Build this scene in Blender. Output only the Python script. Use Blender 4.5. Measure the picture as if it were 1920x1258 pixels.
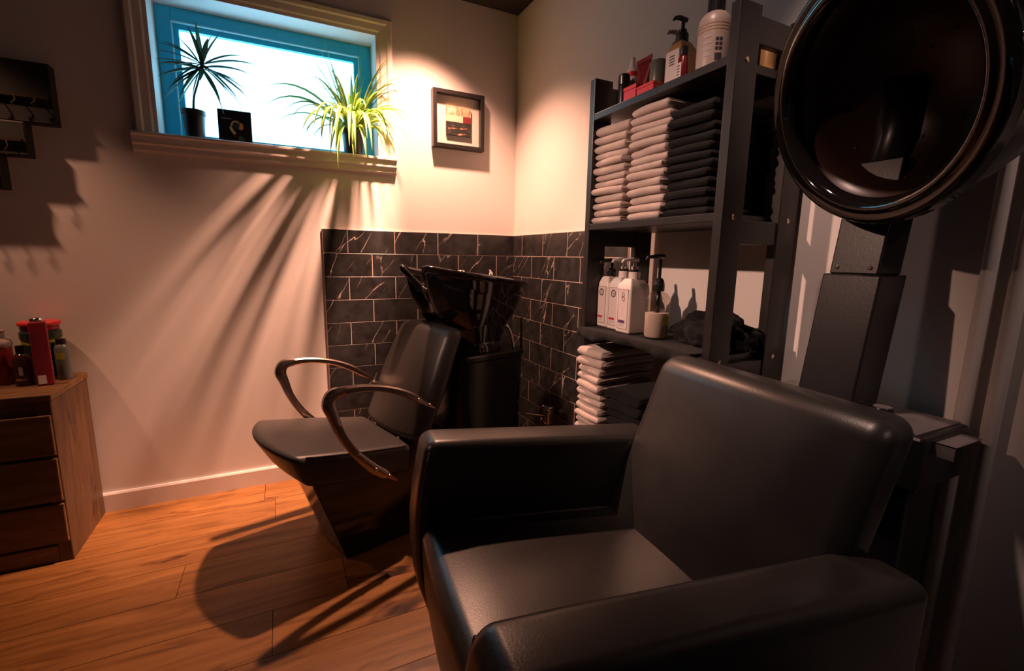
import bpy, bmesh, math, random
from mathutils import Vector, Matrix, noise
random.seed(7)
for o in list(bpy.data.objects): bpy.data.objects.remove(o)
S = bpy.context.scene
COL = S.collection
R = math.radians

# ------------------------------------------------------------------ camera
cam_d = bpy.data.cameras.new('camera'); cam = bpy.data.objects.new('camera', cam_d); COL.objects.link(cam)
rt = Vector((0.89682, -0.44206, 0.01718)); up = Vector((0.05880, 0.15760, 0.98575)); fw = Vector((0.43847, 0.88303, -0.16733))
m = Matrix((rt, up, -fw)).transposed().to_4x4(); m.translation = Vector((-1.0658, -2.1401, 0.9808))
cam.matrix_world = m
cam_d.sensor_width = 36.0; cam_d.sensor_fit = 'HORIZONTAL'; cam_d.lens = 871.73/1920*36.0; cam_d.clip_start = 0.02
S.camera = cam

# ------------------------------------------------------------------ world and exposure
S.view_settings.view_transform = 'Standard'; S.view_settings.look = 'None'
S.view_settings.gamma = 1.0; S.view_settings.use_curve_mapping = False
S.view_settings.exposure = 0.2
W = bpy.data.worlds.new('sky'); S.world = W; W.use_nodes = True
bg = W.node_tree.nodes['Background']; bg.inputs[0].default_value = (0.30, 0.72, 1.0, 1); bg.inputs[1].default_value = 4.6

# ------------------------------------------------------------------ lights (recessed ceiling spots and two added fill lights)
CEIL = 2.09
def spot(name, loc, target, energy, angle, blend, color, radius=0.026):
    l = bpy.data.lights.new(name, 'SPOT'); l.energy = energy; l.spot_size = R(angle); l.spot_blend = blend
    l.color = color; l.shadow_soft_size = radius
    o = bpy.data.objects.new(name, l); COL.objects.link(o); o.location = loc
    o.rotation_euler = (Vector(target)-Vector(loc)).to_track_quat('-Z', 'Y').to_euler()
    return o
WARM = (1.0, 0.49, 0.32)
Z_L = CEIL-0.035
LAMPS = [((-0.49, -0.28, Z_L), (-0.46, -0.34, 0.0), 150, 106, 0.9, WARM),              # lamp in the corner
         ((-2.27, -0.34, Z_L), (-1.46, -0.08, 0.3), 46, 48, 0.9, (1.0, 0.47, 0.28)),     # lamp over the cabinet
         ((-0.62, -1.50, Z_L), (-0.02, -1.72, 0.9), 30, 62, 1.0, (1.0, 0.62, 0.50)),    # lamp over the armchair, turned to the wall
         ((-2.60, -0.80, Z_L), (-0.20, -1.06, 0.86), 200, 32, 0.85, (1.0, 0.58, 0.43)),   # added fill light, unseen, brightens the shelf and its towels
         ((-0.49, -0.28, Z_L), (-1.15, 0.0, 0.42), 520, 40, 1.0, WARM, 0.032),             # narrow core of the corner lamp
         ((-0.45, -3.05, Z_L), (0.0, -1.62, 0.95), 15, 40, 1.0, (1.0, 0.68, 0.58))]      # added fill light behind the camera, brightens the right wall
for i, a in enumerate(LAMPS): spot('ceiling_spot_and_fill_light', *a)

# ------------------------------------------------------------------ material helpers
def new_mat(name):
    mt = bpy.data.materials.new(name); mt.use_nodes = True
    nt = mt.node_tree; b = nt.nodes['Principled BSDF']
    return mt, nt, b
def coords(nt, kind='Object', scale=(1,1,1), rot=(0,0,0), rnd=False):
    tc = nt.nodes.new('ShaderNodeTexCoord'); mp = nt.nodes.new('ShaderNodeMapping')
    mp.inputs['Scale'].default_value = scale; mp.inputs['Rotation'].default_value = rot
    nt.links.new(tc.outputs[kind], mp.inputs['Vector'])
    if rnd:
        oi = nt.nodes.new('ShaderNodeObjectInfo'); ml = nt.nodes.new('ShaderNodeMath'); ml.operation = 'MULTIPLY'; ml.inputs[1].default_value = 37.0
        nt.links.new(oi.outputs['Random'], ml.inputs[0]); nt.links.new(ml.outputs[0], mp.inputs['Location'])
    return mp.outputs[0]
def noise_tex(nt, vec, scale, detail=4, rough=0.55, dist=0.0):
    n = nt.nodes.new('ShaderNodeTexNoise'); n.inputs['Scale'].default_value = scale; n.inputs['Detail'].default_value = detail
    n.inputs['Roughness'].default_value = rough; n.inputs['Distortion'].default_value = dist
    nt.links.new(vec, n.inputs['Vector']); return n
def ramp(nt, fac, stops):
    r = nt.nodes.new('ShaderNodeValToRGB'); e = r.color_ramp.elements
    while len(e) < len(stops): e.new(0.5)
    for el, (p, c) in zip(e, stops): el.position = p; el.color = (*c, 1) if len(c) == 3 else c
    nt.links.new(fac, r.inputs[0]); return r
def bump(nt, b, h, strength, dist=0.002):
    bp = nt.nodes.new('ShaderNodeBump'); bp.inputs['Strength'].default_value = strength; bp.inputs['Distance'].default_value = dist
    nt.links.new(h, bp.inputs['Height']); nt.links.new(bp.outputs[0], b.inputs['Normal'])
def mat(name, c, rough=0.5, metal=0.0, spec=0.5, var=0.0, nscale=30, bstr=0.0, bdist=0.001, bscale=None, coat=0.0, sheen=0.0, kind='Object', rnd=False):
    mt, nt, b = new_mat(name)
    b.inputs['Base Color'].default_value = (*c, 1); b.inputs['Roughness'].default_value = rough; b.inputs['Metallic'].default_value = metal
    b.inputs['Specular IOR Level'].default_value = spec; b.inputs['Coat Weight'].default_value = coat; b.inputs['Sheen Weight'].default_value = sheen
    v = coords(nt, kind, rnd=rnd)
    if var:
        n = noise_tex(nt, v, nscale)
        lo = tuple(x*(1-var) for x in c); hi = tuple(min(1, x*(1+var)) for x in c)
        r = ramp(nt, n.outputs[0], [(0.3, lo), (0.7, hi)]); nt.links.new(r.outputs[0], b.inputs['Base Color'])
    if bstr:
        n2 = noise_tex(nt, v, bscale or nscale*4, 3); bump(nt, b, n2.outputs[0], bstr, bdist)
    return mt
M = {}
M['wall'] = mat('wall_paint', (0.74, 0.69, 0.66), 0.7, var=0.02, nscale=3, bstr=0.15, bdist=0.001, bscale=240)
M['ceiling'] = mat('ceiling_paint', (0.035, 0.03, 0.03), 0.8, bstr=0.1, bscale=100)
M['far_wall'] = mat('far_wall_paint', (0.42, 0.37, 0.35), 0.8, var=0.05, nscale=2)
M['trim'] = mat('white_trim_paint', (0.72, 0.66, 0.63), 0.42, var=0.02, nscale=8, bstr=0.05, bscale=60)
M['frame_blue'] = mat('daylight_blue_frame', (0.03, 0.55, 0.85), 0.35, var=0.06, nscale=10)  # blue cast of the daylight put into the frame colour
M['bead'] = mat('window_bead', (0.45, 0.8, 0.85), 0.3)
M['grout'] = mat('grout', (0.62, 0.46, 0.40), 0.9, bstr=0.2, bscale=300)
M['leather'] = mat('black_leather', (0.032, 0.030, 0.029), 0.33, spec=0.55, var=0.15, nscale=14, bstr=0.28, bdist=0.0006, bscale=420)
M['leather2'] = mat('black_vinyl', (0.040, 0.036, 0.034), 0.40, spec=0.5, var=0.1, nscale=14, bstr=0.3, bdist=0.0006, bscale=480)
M['piping'] = mat('leather_piping', (0.05, 0.045, 0.042), 0.28, bstr=0.4, bdist=0.0005, bscale=700)
M['gloss'] = mat('gloss_black_ceramic', (0.008, 0.007, 0.007), 0.07, spec=0.5, coat=0.15, bstr=0.02, bscale=6)
M['gloss3'] = mat('satin_black_ceramic', (0.009, 0.008, 0.008), 0.20, spec=0.28, bstr=0.03, bscale=8)
M['gloss2'] = mat('black_laminate', (0.010, 0.008, 0.008), 0.12, spec=0.55, bstr=0.03, bscale=8)
M['chrome'] = mat('chrome', (0.80, 0.76, 0.74), 0.10, 1.0, bstr=0.02, bscale=20)
M['steel'] = mat('brushed_steel', (0.42, 0.33, 0.29), 0.26, 1.0, var=0.15, nscale=60, bstr=0.05, bscale=200)
M['brass'] = mat('screw_metal', (0.75, 0.60, 0.38), 0.25, 1.0, bstr=0.03, bscale=90)
M['shelf'] = mat('black_brown_wood', (0.016, 0.013, 0.013), 0.38, var=0.25, nscale=18, bstr=0.12, bscale=70)
M['towel'] = mat('beige_terry', (0.58, 0.47, 0.43), 0.95, var=0.08, nscale=40, bstr=0.9, bdist=0.002, bscale=620, sheen=0.3, rnd=True)
M['towel_grey'] = mat('dark_terry', (0.0085, 0.008, 0.0085), 0.95, var=0.2, nscale=40, bstr=0.8, bdist=0.002, bscale=520, sheen=0.05, spec=0.2)
M['plastic_white'] = mat('white_plastic', (0.80, 0.72, 0.68), 0.35, var=0.02, nscale=6)
M['label'] = mat('bottle_label', (0.70, 0.60, 0.59), 0.5, var=0.02, nscale=30)
M['ink'] = mat('dark_print', (0.035, 0.03, 0.045), 0.5)
M['ink_grey'] = mat('grey_print', (0.42, 0.36, 0.36), 0.55)
M['red_print'] = mat('red_print', (0.55, 0.03, 0.07), 0.5)
M['violet_print'] = mat('violet_print', (0.10, 0.04, 0.16), 0.5)
M['plastic_black'] = mat('black_plastic', (0.012, 0.012, 0.013), 0.28, bstr=0.05, bscale=120)
M['dryer'] = mat('dryer_black', (0.014, 0.013, 0.015), 0.30, var=0.1, nscale=20, bstr=0.08, bscale=200)
M['dryer_panel'] = mat('dryer_grey_panel', (0.16, 0.14, 0.145), 0.42, var=0.08, nscale=20)
M['red_box'] = mat('red_card', (0.62, 0.025, 0.03), 0.4, var=0.08, nscale=20)
M['red_gloss'] = mat('red_plastic', (0.24, 0.018, 0.024), 0.25, var=0.1, nscale=10)
M['maroon'] = mat('maroon_plastic', (0.16, 0.012, 0.02), 0.22, var=0.1, nscale=10)
M['olive'] = mat('olive_label', (0.32, 0.30, 0.02), 0.45, var=0.1, nscale=18)
M['green_dark'] = mat('dark_green_plastic', (0.012, 0.03, 0.018), 0.3, var=0.1, nscale=10)
M['hood_inner'] = mat('hood_inner_brown', (0.040, 0.018, 0.014), 0.34, var=0.15, nscale=10)
M['brown_glass'] = mat('brown_bottle', (0.045, 0.015, 0.012), 0.14, var=0.1, nscale=10)
M['grey_bottle'] = mat('grey_bottle', (0.12, 0.13, 0.12), 0.3, var=0.1, nscale=10)
M['beige_bottle'] = mat('cream_bottle', (0.37, 0.30, 0.27), 0.38, var=0.04, nscale=8)
M['ochre'] = mat('ochre_plastic', (0.36, 0.20, 0.08), 0.35, var=0.08, nscale=10)
M['soil'] = mat('soil', (0.03, 0.02, 0.012), 0.95, var=0.4, nscale=120, bstr=1.0, bdist=0.004, bscale=200)
M['pot'] = mat('black_pot', (0.012, 0.012, 0.014), 0.35, bstr=0.1, bscale=60)
M['card'] = mat('black_card', (0.012, 0.009, 0.014), 0.4, var=0.1, nscale=20)
M['print_text'] = mat('pale_print', (0.8, 0.68, 0.68), 0.6)
M['p_yellow'] = mat('yellow_print', (0.85, 0.60, 0.22), 0.6, var=0.25, nscale=90)
M['p_orange'] = mat('orange_print', (0.90, 0.30, 0.08), 0.6, var=0.2, nscale=90)
M['p_teal'] = mat('teal_print', (0.03, 0.07, 0.08), 0.6, var=0.3, nscale=90)
M['stem'] = mat('brown_stem', (0.10, 0.055, 0.04), 0.7, var=0.3, nscale=80, bstr=0.4, bscale=200)
M['fabric_tag'] = mat('dark_metal_ornament', (0.05, 0.038, 0.025), 0.5, 0.6)
M['board'] = mat('dark_board', (0.010, 0.009, 0.009), 0.6, var=0.3, nscale=20, bstr=0.2, bscale=80)
M['mount'] = mat('frame_backing', (0.72, 0.66, 0.60), 0.7, var=0.02, nscale=20)
M['liquid'] = mat('milky_liquid', (0.72, 0.62, 0.55), 0.4, var=0.02, nscale=10)

def wood(name, stops, scale_long, rough=0.45, knot=True, axis='x', bstr=0.15):
    mt, nt, b = new_mat(name)
    sc = (1.6, 15, 15) if axis == 'x' else (15, 15, 1.6)
    v = coords(nt, 'Object', tuple(s*scale_long for s in sc), rnd=True)
    n = noise_tex(nt, v, 1.6, 7, 0.62, 1.2)
    r = ramp(nt, n.outputs[0], stops)
    v2 = coords(nt, 'Object', tuple(s*scale_long*0.33 for s in ((5.5, 17, 17) if axis == 'x' else (12, 12, 4))), rnd=True)
    k = noise_tex(nt, v2, 1.7, 3, 0.6, 0.8)
    kr = ramp(nt, k.outputs[0], [(0.60, (1, 1, 1)), (0.67, (0.55, 0.46, 0.40)), (0.74, (0.12, 0.08, 0.06))] if knot else [(0.5, (1, 1, 1)), (0.8, (0.7, 0.65, 0.6))])
    mx = nt.nodes.new('ShaderNodeMix'); mx.data_type = 'RGBA'; mx.blend_type = 'MULTIPLY'; mx.inputs[0].default_value = 1
    nt.links.new(r.outputs[0], mx.inputs[6]); nt.links.new(kr.outputs[0], mx.inputs[7])
    oi = nt.nodes.new('ShaderNodeObjectInfo'); hs = nt.nodes.new('ShaderNodeHueSaturation')
    mr = nt.nodes.new('ShaderNodeMapRange'); mr.inputs['To Min'].default_value = 0.78; mr.inputs['To Max'].default_value = 1.15
    nt.links.new(oi.outputs['Random'], mr.inputs['Value']); nt.links.new(mr.outputs[0], hs.inputs['Value'])
    nt.links.new(mx.outputs[2], hs.inputs['Color']); nt.links.new(hs.outputs[0], b.inputs['Base Color'])
    b.inputs['Roughness'].default_value = rough
    bump(nt, b, n.outputs[0], bstr, 0.001)
    return mt
M['plank'] = wood('oak_plank', [(0.28, (0.11, 0.040, 0.009)), (0.5, (0.225, 0.097, 0.026)), (0.75, (0.32, 0.148, 0.043))], 1.0, 0.38)
M['cabinet'] = wood('rustic_wood', [(0.25, (0.07, 0.03, 0.011)), (0.5, (0.17, 0.082, 0.03)), (0.8, (0.28, 0.142, 0.052))], 1.3, 0.55, axis='x', bstr=0.4)
M['cabinet_v_shaded'] = wood('rustic_wood_side_shaded', [(0.25, (0.035, 0.016, 0.007)), (0.5, (0.085, 0.040, 0.016)), (0.8, (0.14, 0.07, 0.028))], 1.3, 0.55, axis='z', bstr=0.4)  # same wood in darker tones: shade on the sides put into the colour

def marble(name, axis):
    mt, nt, b = new_mat(name)
    rot = (0, R(-32), 0) if axis == 'x' else (R(-38), 0, 0)
    v = coords(nt, 'Object', (1, 1, 1), rot, rnd=True)
    sc = nt.nodes.new('ShaderNodeMapping'); sc.inputs['Scale'].default_value = (1.7, 1.7, 0.36)
    nt.links.new(v, sc.inputs[0])
    d = noise_tex(nt, sc.outputs[0], 6, 4, 0.6)
    mixv = nt.nodes.new('ShaderNodeMix'); mixv.data_type = 'VECTOR'; mixv.inputs[0].default_value = 0.10
    nt.links.new(sc.outputs[0], mixv.inputs[4]); nt.links.new(d.outputs['Color'], mixv.inputs[5])
    vo = nt.nodes.new('ShaderNodeTexVoronoi'); vo.feature = 'DISTANCE_TO_EDGE'; vo.inputs['Scale'].default_value = 7.5
    nt.links.new(mixv.outputs[1], vo.inputs['Vector'])
    vr = ramp(nt, vo.outputs['Distance'], [(0.0, (1, 1, 1)), (0.016, (0, 0, 0))])
    mk = noise_tex(nt, sc.outputs[0], 9, 3, 0.6)
    mr = ramp(nt, mk.outputs[0], [(0.50, (0, 0, 0)), (0.66, (1, 1, 1))])
    mu = nt.nodes.new('ShaderNodeMath'); mu.operation = 'MULTIPLY'
    nt.links.new(vr.outputs[0], mu.inputs[0]); nt.links.new(mr.outputs[0], mu.inputs[1])
    basec = ramp(nt, noise_tex(nt, v, 22, 5).outputs[0], [(0.3, (0.014, 0.0135, 0.014)), (0.7, (0.040, 0.038, 0.039))])
    mx = nt.nodes.new('ShaderNodeMix'); mx.data_type = 'RGBA'
    nt.links.new(mu.outputs[0], mx.inputs[0]); nt.links.new(basec.outputs[0], mx.inputs[6]); mx.inputs[7].default_value = (0.72, 0.58, 0.52, 1)
    nt.links.new(mx.outputs[2], b.inputs['Base Color']); b.inputs['Roughness'].default_value = 0.34
    return mt
M['marble_x'] = marble('black_marble_tile', 'x'); M['marble_y'] = marble('black_marble_tile_side', 'y')

def leaf_mat(name, edge, mid):
    mt, nt, b = new_mat(name)
    at = nt.nodes.new('ShaderNodeAttribute'); at.attribute_name = 'across'
    r = ramp(nt, at.outputs['Fac'], [(0.18, edge), (0.34, mid), (0.66, mid), (0.82, edge)])
    nt.links.new(r.outputs[0], b.inputs['Base Color']); b.inputs['Roughness'].default_value = 0.42
    tr = nt.nodes.new('ShaderNodeBsdfTranslucent'); nt.links.new(r.outputs[0], tr.inputs[0])
    ms = nt.nodes.new('ShaderNodeMixShader'); ms.inputs[0].default_value = 0.3
    out = nt.nodes['Material Output']
    nt.links.new(b.outputs[0], ms.inputs[1]); nt.links.new(tr.outputs[0], ms.inputs[2]); nt.links.new(ms.outputs[0], out.inputs[0])
    return mt
M['spider_leaf'] = leaf_mat('spider_leaf', (0.44, 0.50, 0.11), (0.07, 0.20, 0.02))
M['spider_leaf2'] = leaf_mat('spider_leaf_green', (0.06, 0.18, 0.02), (0.20, 0.36, 0.05))
M['drac_leaf'] = leaf_mat('dracaena_leaf', (0.05, 0.03, 0.03), (0.035, 0.09, 0.03))

def glass_mat(name, tint, fac=0.035):
    mt, nt, b = new_mat(name)
    t = nt.nodes.new('ShaderNodeBsdfTransparent'); t.inputs[0].default_value = (*tint, 1)
    g = nt.nodes.new('ShaderNodeBsdfGlossy'); g.inputs['Roughness'].default_value = 0.03
    lw = nt.nodes.new('ShaderNodeLayerWeight'); pw2 = nt.nodes.new('ShaderNodeMath'); pw2.operation = 'POWER'; pw2.inputs[1].default_value = 5.0
    fr = nt.nodes.new('ShaderNodeMath'); fr.operation = 'MULTIPLY_ADD'; fr.inputs[1].default_value = 0.6; fr.inputs[2].default_value = fac
    nt.links.new(lw.outputs['Facing'], pw2.inputs[0]); nt.links.new(pw2.outputs[0], fr.inputs[0])
    ms = nt.nodes.new('ShaderNodeMixShader')
    nt.links.new(fr.outputs[0], ms.inputs[0]); nt.links.new(t.outputs[0], ms.inputs[1]); nt.links.new(g.outputs[0], ms.inputs[2])
    nt.links.new(ms.outputs[0], nt.nodes['Material Output'].inputs[0]); nt.nodes.remove(b)
    return mt
M['pane'] = glass_mat('window_glass', (0.97, 0.98, 0.98))
M['clear'] = glass_mat('clear_plastic', (0.90, 0.86, 0.83), 0.10)
M['smoke'] = glass_mat('smoked_plastic', (0.45, 0.42, 0.42))

def art_mat():
    mt, nt, b = new_mat('abstract_art')
    tc = nt.nodes.new('ShaderNodeTexCoord'); sp = nt.nodes.new('ShaderNodeSeparateXYZ'); nt.links.new(tc.outputs['Generated'], sp.inputs[0])
    mp = nt.nodes.new('ShaderNodeMapping'); mp.inputs['Scale'].default_value = (9, 1, 2.2); nt.links.new(tc.outputs['Generated'], mp.inputs[0])
    mp2 = nt.nodes.new('ShaderNodeMapping'); mp2.inputs['Scale'].default_value = (2.2, 1, 9); mp2.inputs['Rotation'].default_value = (0, R(8), 0); nt.links.new(tc.outputs['Generated'], mp2.inputs[0])
    top = ramp(nt, noise_tex(nt, mp.outputs[0], 1.4, 4).outputs[0], [(0.35, (0.22, 0.09, 0.03)), (0.5, (0.55, 0.36, 0.22)), (0.6, (0.75, 0.6, 0.45))])
    low = ramp(nt, noise_tex(nt, mp2.outputs[0], 1.3, 5).outputs[0], [(0.45, (0.012, 0.012, 0.012)), (0.56, (0.03, 0.025, 0.02)), (0.62, (0.40, 0.12, 0.05)), (0.70, (0.6, 0.5, 0.4))])
    midc = ramp(nt, sp.outputs['X'], [(0.66, (0.72, 0.55, 0.40)), (0.67, (0.20, 0.012, 0.02))]); midc.color_ramp.interpolation = 'CONSTANT'
    def step(th):
        s = nt.nodes.new('ShaderNodeMath'); s.operation = 'GREATER_THAN'; s.inputs[1].default_value = th; nt.links.new(sp.outputs['Z'], s.inputs[0]); return s
    a = nt.nodes.new('ShaderNodeMix'); a.data_type = 'RGBA'; nt.links.new(step(0.46).outputs[0], a.inputs[0]); nt.links.new(low.outputs[0], a.inputs[6]); nt.links.new(midc.outputs[0], a.inputs[7])
    c = nt.nodes.new('ShaderNodeMix'); c.data_type = 'RGBA'; nt.links.new(step(0.68).outputs[0], c.inputs[0]); nt.links.new(a.outputs[2], c.inputs[6]); nt.links.new(top.outputs[0], c.inputs[7])
    nt.links.new(c.outputs[2], b.inputs['Base Color']); b.inputs['Roughness'].default_value = 0.6
    return mt
M['art'] = art_mat()

# ------------------------------------------------------------------ mesh helpers
class MB:
    def __init__(s): s.v = []; s.f = []
    def add(s, vs, fs):
        n = len(s.v); s.v += [tuple(x) for x in vs]; s.f += [tuple(i+n for i in f) for f in fs]; return s
    def box(s, x0, x1, y0, y1, z0, z1):
        vs = [(x, y, z) for x in (x0, x1) for y in (y0, y1) for z in (z0, z1)]
        return s.add(vs, [(0,1,3,2), (4,6,7,5), (0,4,5,1), (2,3,7,6), (0,2,6,4), (1,5,7,3)])
    def loft(s, rings, cap0=True, cap1=True, closed=True):
        n = len(rings[0]); vs = [p for r in rings for p in r]; fs = []
        for k in range(len(rings)-1):
            for i in range(n if closed else n-1):
                j = (i+1) % n; fs.append((k*n+i, k*n+j, (k+1)*n+j, (k+1)*n+i))
        if cap0: fs.append(tuple(range(n))[::-1])
        if cap1: fs.append(tuple((len(rings)-1)*n+i for i in range(n)))
        return s.add(vs, fs)
    def tube(s, pts, r, n=10, caps=True):
        pts = [Vector(p) for p in pts]; rings = []
        rr = r if isinstance(r, (list, tuple)) else [r]*len(pts)
        t0 = (pts[1]-pts[0]).normalized(); ref = Vector((0,0,1)) if abs(t0.z) < 0.9 else Vector((1,0,0))
        u = t0.cross(ref).normalized()
        for i, p in enumerate(pts):
            t = (pts[min(i+1, len(pts)-1)]-pts[max(i-1, 0)]).normalized()
            u = (u-t*u.dot(t)).normalized(); w = t.cross(u)
            rings.append([p+rr[i]*(math.cos(a)*u+math.sin(a)*w) for a in [2*math.pi*k/n for k in range(n)]])
        return s.loft(rings, caps, caps)
    def lathe(s, prof, n=24, c=(0,0,0), mtx=None, cap0=True, cap1=True):
        rings = []
        for r, z in prof:
            ring = [Vector((r*math.cos(2*math.pi*k/n), r*math.sin(2*math.pi*k/n), z)) for k in range(n)]
            if mtx: ring = [mtx @ p for p in ring]
            rings.append([p+Vector(c) for p in ring])
        return s.loft(rings, cap0, cap1)
    def rblock(s, x0, x1, y0, y1, z0, z1, r, seg=3, sub=(3,3,3), deform=None):
        h = [(x1-x0)/2, (y1-y0)/2, (z1-z0)/2]; c = Vector(((x0+x1)/2, (y0+y1)/2, (z0+z1)/2))
        r = min(r, *[a*0.999 for a in h]); ax = []
        for k in range(3):
            inn = h[k]-r; e = [r*math.tan(R(45)*i/seg) for i in range(seg+1)]
            L = [-inn-x for x in reversed(e)]; 
            for i in range(1, sub[k]): L.append(-inn+2*inn*i/sub[k])
            L += [inn+x for x in e]; ax.append(L)
        idx = {}; vs = []; fs = []
        def vert(i, j, k):
            key = (i, j, k)
            if key not in idx:
                p = Vector((ax[0][i], ax[1][j], ax[2][k]))
                q = Vector([max(-(h[a]-r), min(h[a]-r, p[a])) for a in range(3)])
                d = p-q
                if d.length > 1e-9: d = d.normalized()*r
                p = q+d+c
                if deform: p = Vector(deform(p))
                idx[key] = len(vs); vs.append(p)
            return idx[key]
        n = [len(a)-1 for a in ax]
        for a in range(3):
            b_, c_ = (a+1) % 3, (a+2) % 3
            for side in (0, n[a]):
                for i in range(n[b_]):
                    for j in range(n[c_]):
                        q = []
                        for (di, dj) in ((0,0), (1,0), (1,1), (0,1)):
                            t = [0,0,0]; t[a] = side; t[b_] = i+di; t[c_] = j+dj; q.append(vert(*t))
                        fs.append(tuple(q) if side else tuple(q[::-1]))
        return s.add(vs, fs)
    def mesh(s, name, smooth=False):
        me = bpy.data.meshes.new(name); me.from_pydata(s.v, [], s.f); me.update()
        if smooth: me.polygons.foreach_set('use_smooth', [True]*len(me.polygons))
        return me
    def build(s, name, mt, parent=None, smooth=False, bevel=0.0, bseg=2, loc=None, fix=False):
        me = s.mesh(name, smooth)
        if fix:
            bm = bmesh.new(); bm.from_mesh(me); bmesh.ops.recalc_face_normals(bm, faces=bm.faces); bm.to_mesh(me); bm.free()
        return link(name, me, mt, parent, bevel, bseg, loc, smooth)
def link(name, me, mt, parent=None, bevel=0.0, bseg=2, loc=None, smooth=False):
    if mt is not None and not me.materials: me.materials.append(M[mt])
    o = bpy.data.objects.new(name, me); COL.objects.link(o)
    if parent: o.parent = parent
    if loc: o.location = loc
    if bevel:
        b = o.modifiers.new('bevel', 'BEVEL'); b.width = bevel; b.segments = bseg; b.limit_method = 'ANGLE'; b.angle_limit = R(40)
        if smooth: b.harden_normals = True
    return o
def sharp(o, ang=35):
    me = o.data; me.polygons.foreach_set('use_smooth', [True]*len(me.polygons)); me.set_sharp_from_angle(angle=R(ang)); return o
def thing(name, label, cat, loc=(0,0,0), rz=0.0, group=None):
    o = bpy.data.objects.new(name, None); COL.objects.link(o); o.empty_display_size = 0.05
    o.location = loc; o.rotation_euler = (0, 0, rz); return tag(o, label, cat, group)
def tag(o, label, cat, group=None):
    o['label'] = label; o['category'] = cat
    if group: o['group'] = group
    return o
def struct(o, label=None):
    o['kind'] = 'structure'
    if label: o['label'] = label
    return o
def bez(pts, n):
    # Catmull-Rom through points
    P = [Vector(p) for p in pts]; out = []
    for i in range(len(P)-1):
        p0 = P[max(i-1, 0)]; p1 = P[i]; p2 = P[i+1]; p3 = P[min(i+2, len(P)-1)]
        for k in range(n):
            t = k/n; out.append(0.5*((2*p1)+(-p0+p2)*t+(2*p0-5*p1+4*p2-p3)*t*t+(-p0+3*p1-3*p2+p3)*t**3))
    out.append(P[-1]); return out
def text_mesh(name, s, size, mt, parent, mtx):
    cu = bpy.data.curves.new(name, 'FONT'); cu.body = s; cu.size = size; cu.extrude = 0.0002; cu.resolution_u = 3
    cu.align_x = 'CENTER'; cu.align_y = 'CENTER'
    t = bpy.data.objects.new('tmp', cu); COL.objects.link(t)
    dg = bpy.context.evaluated_depsgraph_get(); me = bpy.data.meshes.new_from_object(t.evaluated_get(dg)); bpy.data.objects.remove(t)
    me.name = name; me.transform(mtx); me.materials.clear()
    return link(name, me, mt, parent)

# ================================================================== THE ROOM
XL, YF = -3.6, -4.2
fl = struct(MB().box(XL, 0.0, YF, 0.0, -0.06, -0.004).build('floor', 'soil'), 'orange oak plank floor')
pw = 0.165; plank_cache = {}
for k in range(13):
    y1 = -pw*k; y0 = y1-pw
    x = XL+random.uniform(0.1, 0.9)*0.9; edges = [XL, x]
    while x < -0.05:
        x += 1.05; edges.append(min(x, 0.0))
    if k == 1: edges = [XL, -2.3, -1.137, 0.0]
    if k == 3: edges = [XL, -2.45, -1.39, -0.35, 0.0]
    if k == 4: edges = [XL, -2.0, -0.94, 0.0]
    if k == 5: edges = [XL, -2.2, -1.14, -0.1, 0.0]
    for a, b in zip(edges[:-1], edges[1:]):
        if b-a < 0.02: continue
        key = round(b-a, 3)
        if key not in plank_cache:
            L = b-a; plank_cache[key] = MB().box(-L/2+0.0009, L/2-0.0009, -pw/2+0.0009, pw/2-0.0009, -0.012, 0.0).mesh('plank'); plank_cache[key].materials.append(M['plank'])
        link('plank', plank_cache[key], None, fl, loc=((a+b)/2, (y0+y1)/2, 0.0))

# back wall with window opening
WX0, WX1, WZ0, WZ1 = -1.425, -0.659, 1.388, 1.868
wb = MB()
wb.box(XL, WX0, 0, 0.16, 0, CEIL).box(WX1, 0.12, 0, 0.16, 0, CEIL).box(WX0, WX1, 0, 0.118, 0, WZ0-0.005).box(WX0, WX1, 0.118, 0.16, 0, WZ0-0.033).box(WX0, WX1, 0, 0.16, WZ1, CEIL)
struct(wb.build('wall_back', 'wall'), 'cream painted wall with the window')
struct(MB().box(0, 0.12, YF, 0.0, 0, CEIL).build('wall_right', 'wall'), 'cream painted wall behind the shelf')
struct(MB().box(XL-0.1, XL, YF, 0.16, 0, CEIL).build('wall_left', 'far_wall'))
struct(MB().box(XL-0.1, 0.12, YF-0.1, YF, 0, CEIL).build('wall_front', 'far_wall'))
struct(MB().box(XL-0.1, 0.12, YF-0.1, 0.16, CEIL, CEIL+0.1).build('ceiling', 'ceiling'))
bb = MB().add([(XL, 0, 0), (XL, -0.012, 0), (XL, -0.012, 0.066), (XL, -0.008, 0.073), (XL, 0, 0.073), (-0.912, 0, 0), (-0.912, -0.012, 0), (-0.912, -0.012, 0.066), (-0.912, -0.008, 0.073), (-0.912, 0, 0.073)],
     [(0,1,6,5), (1,2,7,6), (2,3,8,7), (3,4,9,8), (4,0,5,9), (0,4,3,2,1), (5,6,7,8,9)])
struct(bb.build('baseboard_back', 'trim', fix=True), 'white baseboard')
bb2 = MB().box(-0.012, 0, YF, -0.89, 0, 0.073); struct(bb2.build('baseboard_right', 'trim', bevel=0.004))

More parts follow.
